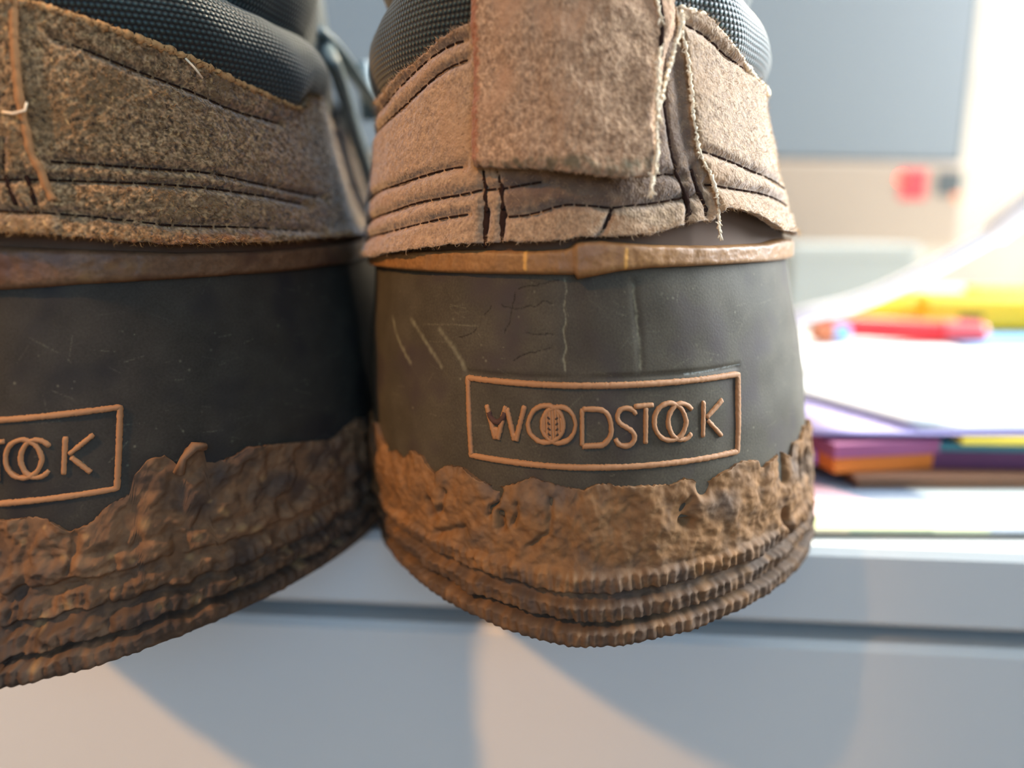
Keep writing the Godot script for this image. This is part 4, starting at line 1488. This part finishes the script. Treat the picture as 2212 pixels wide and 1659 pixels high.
var right_marks := {
	"scr1": [Vector2(0.2, 48.7), Vector2(0.4, 47.2), Vector2(-0.4, 45.5), Vector2(0, 43.6), Vector2(-0.8, 41.7), Vector2(-0.2, 40.2), Vector2(-0.8, 38.5), Vector2(-0.7, 36.8)],
	"scr2": [Vector2(11.1, 48.3), Vector2(11.3, 44.2), Vector2(11.5, 41.5), Vector2(11.3, 37)],
	"scr3": [Vector2(-35.2, 42), Vector2(-33.4, 39.3), Vector2(-29.1, 35.4)],
	"scr4": [Vector2(-29.2, 42.2), Vector2(-26, 39.8), Vector2(-21.4, 35.8)],
	"scr5": [Vector2(-22.3, 41.5), Vector2(-18.5, 38.3), Vector2(-16.9, 35.8)],
	"scr6": [Vector2(-25.8, 41.7), Vector2(-19.4, 42.2), Vector2(-14.7, 42.3)],
	"crk1": [Vector2(-8.4, 47.2), Vector2(-9.1, 44.8), Vector2(-9.4, 43.4), Vector2(-10.3, 41.5)],
	"crk2": [Vector2(-10.8, 45.3), Vector2(-9.1, 44.9), Vector2(-4.9, 45.4), Vector2(-3.7, 46), Vector2(-2.2, 45.7)],
	"crk3": [Vector2(-9, 38.1), Vector2(-7.1, 39), Vector2(-2.7, 39.9)],
	"crk4": [Vector2(-18.3, 40.5), Vector2(-15.9, 41.3), Vector2(-14.8, 42.2)],
	"crk5": [Vector2(-7, 41.7), Vector2(-2.5, 41.8)],
	"crk6": [Vector2(-13.6, 43.8), Vector2(-12.4, 45.3)],
	"crk7": [Vector2(-7.8, 47.6), Vector2(-0.8, 48.7)],
	"gcr": [Vector2(-13.1, 20.2), Vector2(-11.6, 20.1), Vector2(-12.1, 18.4), Vector2(-13.5, 17.3), Vector2(-13.7, 16.2)],
	"ggA": [Vector2(-21.9, 17.9), Vector2(-22.1, 16), Vector2(-23.2, 14.4)],
	"ggB": [Vector2(-9.1, 18.8), Vector2(-9.3, 17), Vector2(-10, 15.6)],
	"ggC": [Vector2(-4, 19.7), Vector2(-4, 17.6), Vector2(-4.5, 15.1), Vector2(-7.8, 12.7)],
	"ggD": [Vector2(-23.8, 10.7), Vector2(-18.5, 12.9)],
	"ggE": [Vector2(17.8, 19.2), Vector2(15.3, 16.9)],
	"ghole": [Vector2(-25, 14.3), Vector2(-32.9, 10.8), Vector2(-11.9, 15.7), Vector2(19.7, 20.2), Vector2(16.7, 15.9)],
	"gtop": [Vector2(-50.9, 18.6), Vector2(-40, 21.6), Vector2(-37.3, 20.6), Vector2(-37.1, 19.7), Vector2(-34.2, 21.1), Vector2(-31.5, 20.5), Vector2(-28.7, 22.4), Vector2(-26.3, 22.1), Vector2(-24.9, 20.7), Vector2(-23.4, 20.2), Vector2(-20.9, 22.1), Vector2(-18, 22.3), Vector2(-15.5, 21.2), Vector2(-13.2, 20.5), Vector2(-11.7, 20.6), Vector2(-9.5, 21.4), Vector2(-6.4, 22.7), Vector2(-4.8, 22.2), Vector2(-1.9, 21.7), Vector2(1.7, 21.4), Vector2(3.9, 22.2), Vector2(6.1, 22.1), Vector2(6.6, 21.8), Vector2(10, 21.8), Vector2(15, 21.5), Vector2(17, 22.1), Vector2(18.4, 21.6), Vector2(19.1, 21.1), Vector2(20.5, 20.8), Vector2(23.5, 22.1), Vector2(27.2, 22.9), Vector2(29.8, 22.5), Vector2(30.6, 21.2), Vector2(31.7, 20.9), Vector2(32.9, 21.5), Vector2(37.1, 21.9), Vector2(39.7, 20.4), Vector2(41.4, 22.4), Vector2(44.6, 21.9)],
	"st1": [Vector2(-31.1, 61.3), Vector2(-24.5, 62.1), Vector2(-19.4, 62.7), Vector2(-15.6, 62.9)],
	"st2": [Vector2(-33.3, 57.5), Vector2(-25.6, 58.6), Vector2(-20.7, 59), Vector2(-15.1, 59.5), Vector2(-12.9, 59.9)],
	"st3": [Vector2(-32.7, 54.7), Vector2(-24.8, 55.7), Vector2(-20, 56.4), Vector2(-14.8, 56.9)],
	"st4": [Vector2(-34.2, 74.5), Vector2(-24.4, 77.1), Vector2(-18.7, 78.4), Vector2(-15.2, 78.4)],
	"st5": [Vector2(-32.5, 71.6), Vector2(-25.4, 73.7), Vector2(-20.3, 75.4), Vector2(-14.9, 76.1)],
	"st6": [Vector2(23.7, 80.4), Vector2(28.2, 79.6), Vector2(33.2, 77.5)],
	"st7": [Vector2(23.3, 64.9), Vector2(27.2, 64.3), Vector2(33.6, 63.1), Vector2(36.6, 62.7)],
	"st8": [Vector2(24.3, 60.7), Vector2(28.3, 60.3), Vector2(37.9, 59.9)],
	"sbot": [Vector2(-50.9, 49.6), Vector2(-39.5, 50.8), Vector2(-25.7, 52.2), Vector2(-16.9, 53), Vector2(-13, 53.1), Vector2(-8.9, 53.4), Vector2(-4.9, 53.3), Vector2(0.1, 53.5), Vector2(2.4, 53.9), Vector2(6.1, 54), Vector2(8.1, 54), Vector2(13.9, 54.2), Vector2(18.6, 55.4), Vector2(20.1, 55.8), Vector2(23.8, 56), Vector2(25.9, 57.7), Vector2(30.1, 57.3), Vector2(34.9, 56.1), Vector2(39.2, 54.8)],
	"stop": [Vector2(-35.5, 75.6), Vector2(-27.6, 77.1), Vector2(-20.3, 79.1), Vector2(-15.2, 80.1), Vector2(22.2, 82.3), Vector2(27.5, 82.1), Vector2(31.9, 80.2), Vector2(36.6, 78)],
	"un1": [Vector2(-12.3, 59.9), Vector2(-9.2, 60), Vector2(-6.8, 60.3), Vector2(-2, 60.8)],
	"un1b": [Vector2(15.3, 61.5), Vector2(18, 61.9), Vector2(20.1, 61.4)],
	"un2": [Vector2(-8.7, 56.5), Vector2(-5.1, 56.7), Vector2(0.5, 58), Vector2(5.2, 57.8), Vector2(8.5, 57.5), Vector2(10.8, 57.8), Vector2(15.3, 58.2), Vector2(19.6, 58.9), Vector2(21.9, 59.1)],
	"unc": [Vector2(8.5, 57.6), Vector2(7.6, 56.1), Vector2(6.8, 54.8), Vector2(5.6, 53.9)],
	"va": [Vector2(-12.7, 62.3), Vector2(-12.4, 60), Vector2(-12.2, 57.3), Vector2(-12.6, 54.2), Vector2(-12.5, 52.7)],
	"vb": [Vector2(-10.2, 62.2), Vector2(-9.6, 60), Vector2(-9.5, 57.3), Vector2(-9.8, 53.3)],
	"vc": [Vector2(18.8, 76.2), Vector2(18.4, 70.6), Vector2(18.5, 65), Vector2(19.2, 61.7), Vector2(20.2, 59.5), Vector2(20.5, 57.3), Vector2(19.6, 55.8)],
	"vd": [Vector2(21.3, 75.9), Vector2(21.3, 70.8), Vector2(21.5, 66.3), Vector2(21.8, 62.6), Vector2(22.6, 59.9), Vector2(23.7, 57.8), Vector2(23.3, 56.6)],
	"thB": [Vector2(21.8, 82.2), Vector2(22.5, 79.3), Vector2(23.1, 75), Vector2(22.8, 69), Vector2(22.9, 64.3), Vector2(24, 62.7), Vector2(25.1, 60.2), Vector2(25.2, 57.4), Vector2(24.7, 55.3), Vector2(24.9, 54.3)],
	"band_lo": [Vector2(-34.6, 49), Vector2(-21.8, 49), Vector2(-13, 49.1), Vector2(-5.4, 49.2), Vector2(1.9, 49.2), Vector2(3.6, 49.3), Vector2(13.5, 50), Vector2(30.5, 50.2), Vector2(45.3, 50.2)],
	"band_hi": [Vector2(-50.5, 50.4), Vector2(-27.4, 51.9), Vector2(-16.4, 52.3), Vector2(-9.4, 52.3), Vector2(-5.2, 52.3), Vector2(0.9, 52.6), Vector2(2.9, 53.5), Vector2(6.3, 53.6), Vector2(8.5, 53.4), Vector2(14.3, 53), Vector2(24.8, 52.8), Vector2(36.9, 53), Vector2(43.5, 53.6)],
	"thA1": [Vector2(17.2, 81.9), Vector2(17.3, 80.7), Vector2(16.4, 76.2), Vector2(15.6, 72.2), Vector2(14.9, 68.3), Vector2(14.6, 64.8), Vector2(13.8, 61.6), Vector2(13.1, 59.8)],
	"thA2": [Vector2(20.5, 80.9), Vector2(20.2, 79.3), Vector2(18.1, 75.4), Vector2(16.5, 71.6), Vector2(15, 68.3)],
	"str_l": [Vector2(-13.7, 82.6), Vector2(-13.8, 79.6), Vector2(-13.4, 76.1), Vector2(-13.8, 65.1), Vector2(-13.5, 62.5)],
	"str_r": [Vector2(20.9, 82.6), Vector2(20.2, 79.3), Vector2(18.1, 75.4), Vector2(16.5, 71.6), Vector2(15.1, 68.3), Vector2(14.7, 64.9), Vector2(13.9, 61.6), Vector2(13.5, 60.8)],
	"str_b": [Vector2(-13.5, 62.7), Vector2(-9.8, 62.4), Vector2(-3.8, 62.1), Vector2(3.3, 61.5), Vector2(9.2, 60.9), Vector2(13.5, 61.2)],
}
var left_marks := {
	"gtop": [Vector2(0.9, 20.9), Vector2(4.8, 20.9), Vector2(7.2, 20.3), Vector2(9.8, 18.3), Vector2(12.6, 19.1), Vector2(14.4, 20.9), Vector2(17.2, 21.9), Vector2(17.9, 24.3), Vector2(19.6, 26.2), Vector2(21.8, 26.3), Vector2(23.4, 24.4), Vector2(24.3, 26.8), Vector2(25.3, 27.4), Vector2(26.5, 26.7), Vector2(26.9, 24), Vector2(28.1, 23.7), Vector2(30.6, 24), Vector2(32.7, 24.8), Vector2(36.9, 23.9), Vector2(40.1, 23.3), Vector2(47.9, 21.2)],
	"st1": [Vector2(12.3, 65.1), Vector2(18.7, 64.7), Vector2(24.7, 64.3), Vector2(32.7, 64.1), Vector2(41.5, 62.5), Vector2(55.1, 61)],
	"st2": [Vector2(5.4, 63), Vector2(12.1, 62.9), Vector2(18.5, 62.6), Vector2(25.1, 62.4), Vector2(33.8, 61.8), Vector2(49.2, 59.9)],
	"st3": [Vector2(5.1, 59.4), Vector2(11.8, 58.9), Vector2(16.8, 58.3), Vector2(21, 57.7), Vector2(26.4, 56.9), Vector2(36.6, 56.5), Vector2(51.7, 55.4)],
	"st4": [Vector2(14.2, 79.5), Vector2(19.1, 78.3), Vector2(23.4, 76.9), Vector2(28.1, 75.7), Vector2(32.8, 74.6), Vector2(38.2, 72.9), Vector2(47.3, 72.2)],
	"stop": [Vector2(6.9, 83.1), Vector2(10.8, 83.3), Vector2(14, 82.7), Vector2(17.8, 81.9), Vector2(22.7, 80.9), Vector2(28.9, 79.6), Vector2(34.6, 78.1), Vector2(40.5, 76.4), Vector2(48.9, 75), Vector2(53.1, 74.9), Vector2(57.4, 77.9)],
	"sbot": [Vector2(4.8, 56.9), Vector2(10.3, 56.4), Vector2(15.5, 55.7), Vector2(20.7, 55), Vector2(26.2, 54.4), Vector2(39.4, 54.2), Vector2(60.8, 54.7)],
	"band_lo": [Vector2(3.2, 49.8), Vector2(15.1, 49.9), Vector2(26.7, 49.8), Vector2(41.1, 49.6), Vector2(68.5, 49.8)],
	"band_hi": [Vector2(3.9, 55.3), Vector2(15.2, 54.4), Vector2(26.4, 53.4), Vector2(40.2, 53), Vector2(65.5, 53.7)],
	"rim": [Vector2(9.9, 83.5), Vector2(9.6, 79.4), Vector2(9.6, 75.4), Vector2(9.8, 71.1), Vector2(10.3, 68.2), Vector2(10.3, 66), Vector2(11.4, 63.9), Vector2(11.7, 62.3), Vector2(12.4, 60.4)],
	"va": [Vector2(7.1, 67.6), Vector2(6.7, 64.4), Vector2(7, 62), Vector2(7.7, 60.1)],
	"vb": [Vector2(9.1, 64.4), Vector2(9.6, 62.2), Vector2(10.1, 60)],
	"box": [Vector2(17, 33.6), Vector2(16.7, 22.7)],
}
var letters := [
	["W", 0.62, [[Vector2(-13.5, 31.7), Vector2(-12.2, 27)], [Vector2(-10.4, 31.8), Vector2(-11.9, 27.1)], [Vector2(-10.2, 31.6), Vector2(-9.2, 27.2)], [Vector2(-7.4, 32.1), Vector2(-9, 27.2)]]],
	["O", 0.6, [[Vector2(-1.3, 30), Vector2(-1.4, 30.6), Vector2(-1.6, 31.2), Vector2(-2.1, 31.7), Vector2(-2.6, 32), Vector2(-3.3, 32.3), Vector2(-4.1, 32.3), Vector2(-4.8, 32.2), Vector2(-5.5, 31.9), Vector2(-6.1, 31.5), Vector2(-6.5, 30.9), Vector2(-6.8, 30.3), Vector2(-7, 29.7), Vector2(-6.9, 29), Vector2(-6.7, 28.4), Vector2(-6.2, 28), Vector2(-5.7, 27.6), Vector2(-5, 27.4), Vector2(-4.3, 27.4), Vector2(-3.6, 27.5), Vector2(-2.9, 27.8), Vector2(-2.3, 28.2), Vector2(-1.8, 28.7), Vector2(-1.4, 29.3), Vector2(-1.3, 30)]]],
	["O", 0.6, [[Vector2(0.9, 29.9), Vector2(0.8, 30.5), Vector2(0.6, 31.1), Vector2(0.1, 31.6), Vector2(-0.6, 32), Vector2(-1.3, 32.2), Vector2(-2, 32.2), Vector2(-2.7, 32.1), Vector2(-3.4, 31.9), Vector2(-4, 31.5), Vector2(-4.4, 30.9), Vector2(-4.7, 30.3), Vector2(-4.8, 29.7), Vector2(-4.8, 29.1), Vector2(-4.5, 28.5), Vector2(-4.1, 28.1), Vector2(-3.6, 27.7), Vector2(-3, 27.5), Vector2(-2.3, 27.4), Vector2(-1.5, 27.6), Vector2(-0.8, 27.8), Vector2(-0.2, 28.2), Vector2(0.4, 28.7), Vector2(0.7, 29.3), Vector2(0.9, 29.9)]]],
	["D", 0.62, [[Vector2(2.1, 32.1), Vector2(1.8, 27.1)], [Vector2(2.1, 32), Vector2(4.6, 32), Vector2(5, 31.9), Vector2(5.4, 31.8), Vector2(5.8, 31.5), Vector2(6.1, 31.1), Vector2(6.3, 30.6), Vector2(6.4, 30.1), Vector2(6.4, 29.5), Vector2(6.4, 29), Vector2(6.2, 28.4), Vector2(5.9, 28), Vector2(5.5, 27.6), Vector2(5.1, 27.3), Vector2(4.7, 27.2), Vector2(4.3, 27.2), Vector2(1.8, 27.1)]]],
	["S", 0.6, [[Vector2(10.2, 31.1), Vector2(9.8, 31.8), Vector2(8.8, 32.1), Vector2(7.8, 31.9), Vector2(7.3, 31), Vector2(7.6, 30.1), Vector2(8.7, 29.5), Vector2(9.7, 28.8), Vector2(9.8, 27.9), Vector2(9.2, 27.2), Vector2(8.3, 27), Vector2(7.3, 27.3), Vector2(6.9, 28.1)]]],
	["T", 0.55, [[Vector2(9.9, 32.2), Vector2(12.9, 32.3)], [Vector2(11.7, 32.2), Vector2(11.3, 27.1)]]],
	["O", 0.56, [[Vector2(17.7, 29.6), Vector2(17.6, 30.3), Vector2(17.4, 30.9), Vector2(17.1, 31.5), Vector2(16.6, 31.9), Vector2(16, 32.2), Vector2(15.4, 32.4), Vector2(14.7, 32.3), Vector2(14.1, 32.1), Vector2(13.6, 31.8), Vector2(13.2, 31.3), Vector2(12.9, 30.7), Vector2(12.8, 30), Vector2(12.8, 29.4), Vector2(13, 28.8), Vector2(13.4, 28.2), Vector2(13.8, 27.8), Vector2(14.4, 27.5), Vector2(15, 27.4), Vector2(15.6, 27.4), Vector2(16.2, 27.6), Vector2(16.8, 27.9), Vector2(17.2, 28.4), Vector2(17.5, 29), Vector2(17.7, 29.6)]]],
	["C", 0.56, [[Vector2(18.8, 31.1), Vector2(18.5, 31.5), Vector2(18, 31.9), Vector2(17.5, 32.1), Vector2(17, 32.2), Vector2(16.5, 32.1), Vector2(16, 31.9), Vector2(15.6, 31.5), Vector2(15.3, 31.1), Vector2(15, 30.5), Vector2(14.9, 29.9), Vector2(14.9, 29.3), Vector2(15.1, 28.8), Vector2(15.3, 28.2), Vector2(15.7, 27.8), Vector2(16.1, 27.5), Vector2(16.6, 27.3), Vector2(17.2, 27.3), Vector2(17.7, 27.4), Vector2(18.1, 27.7), Vector2(18.5, 28.1)]]],
	["K", 0.55, [[Vector2(20.8, 32.2), Vector2(20.2, 27.2)], [Vector2(24.2, 32), Vector2(21, 29.8)], [Vector2(21.2, 29.5), Vector2(23.5, 27)]]],
]
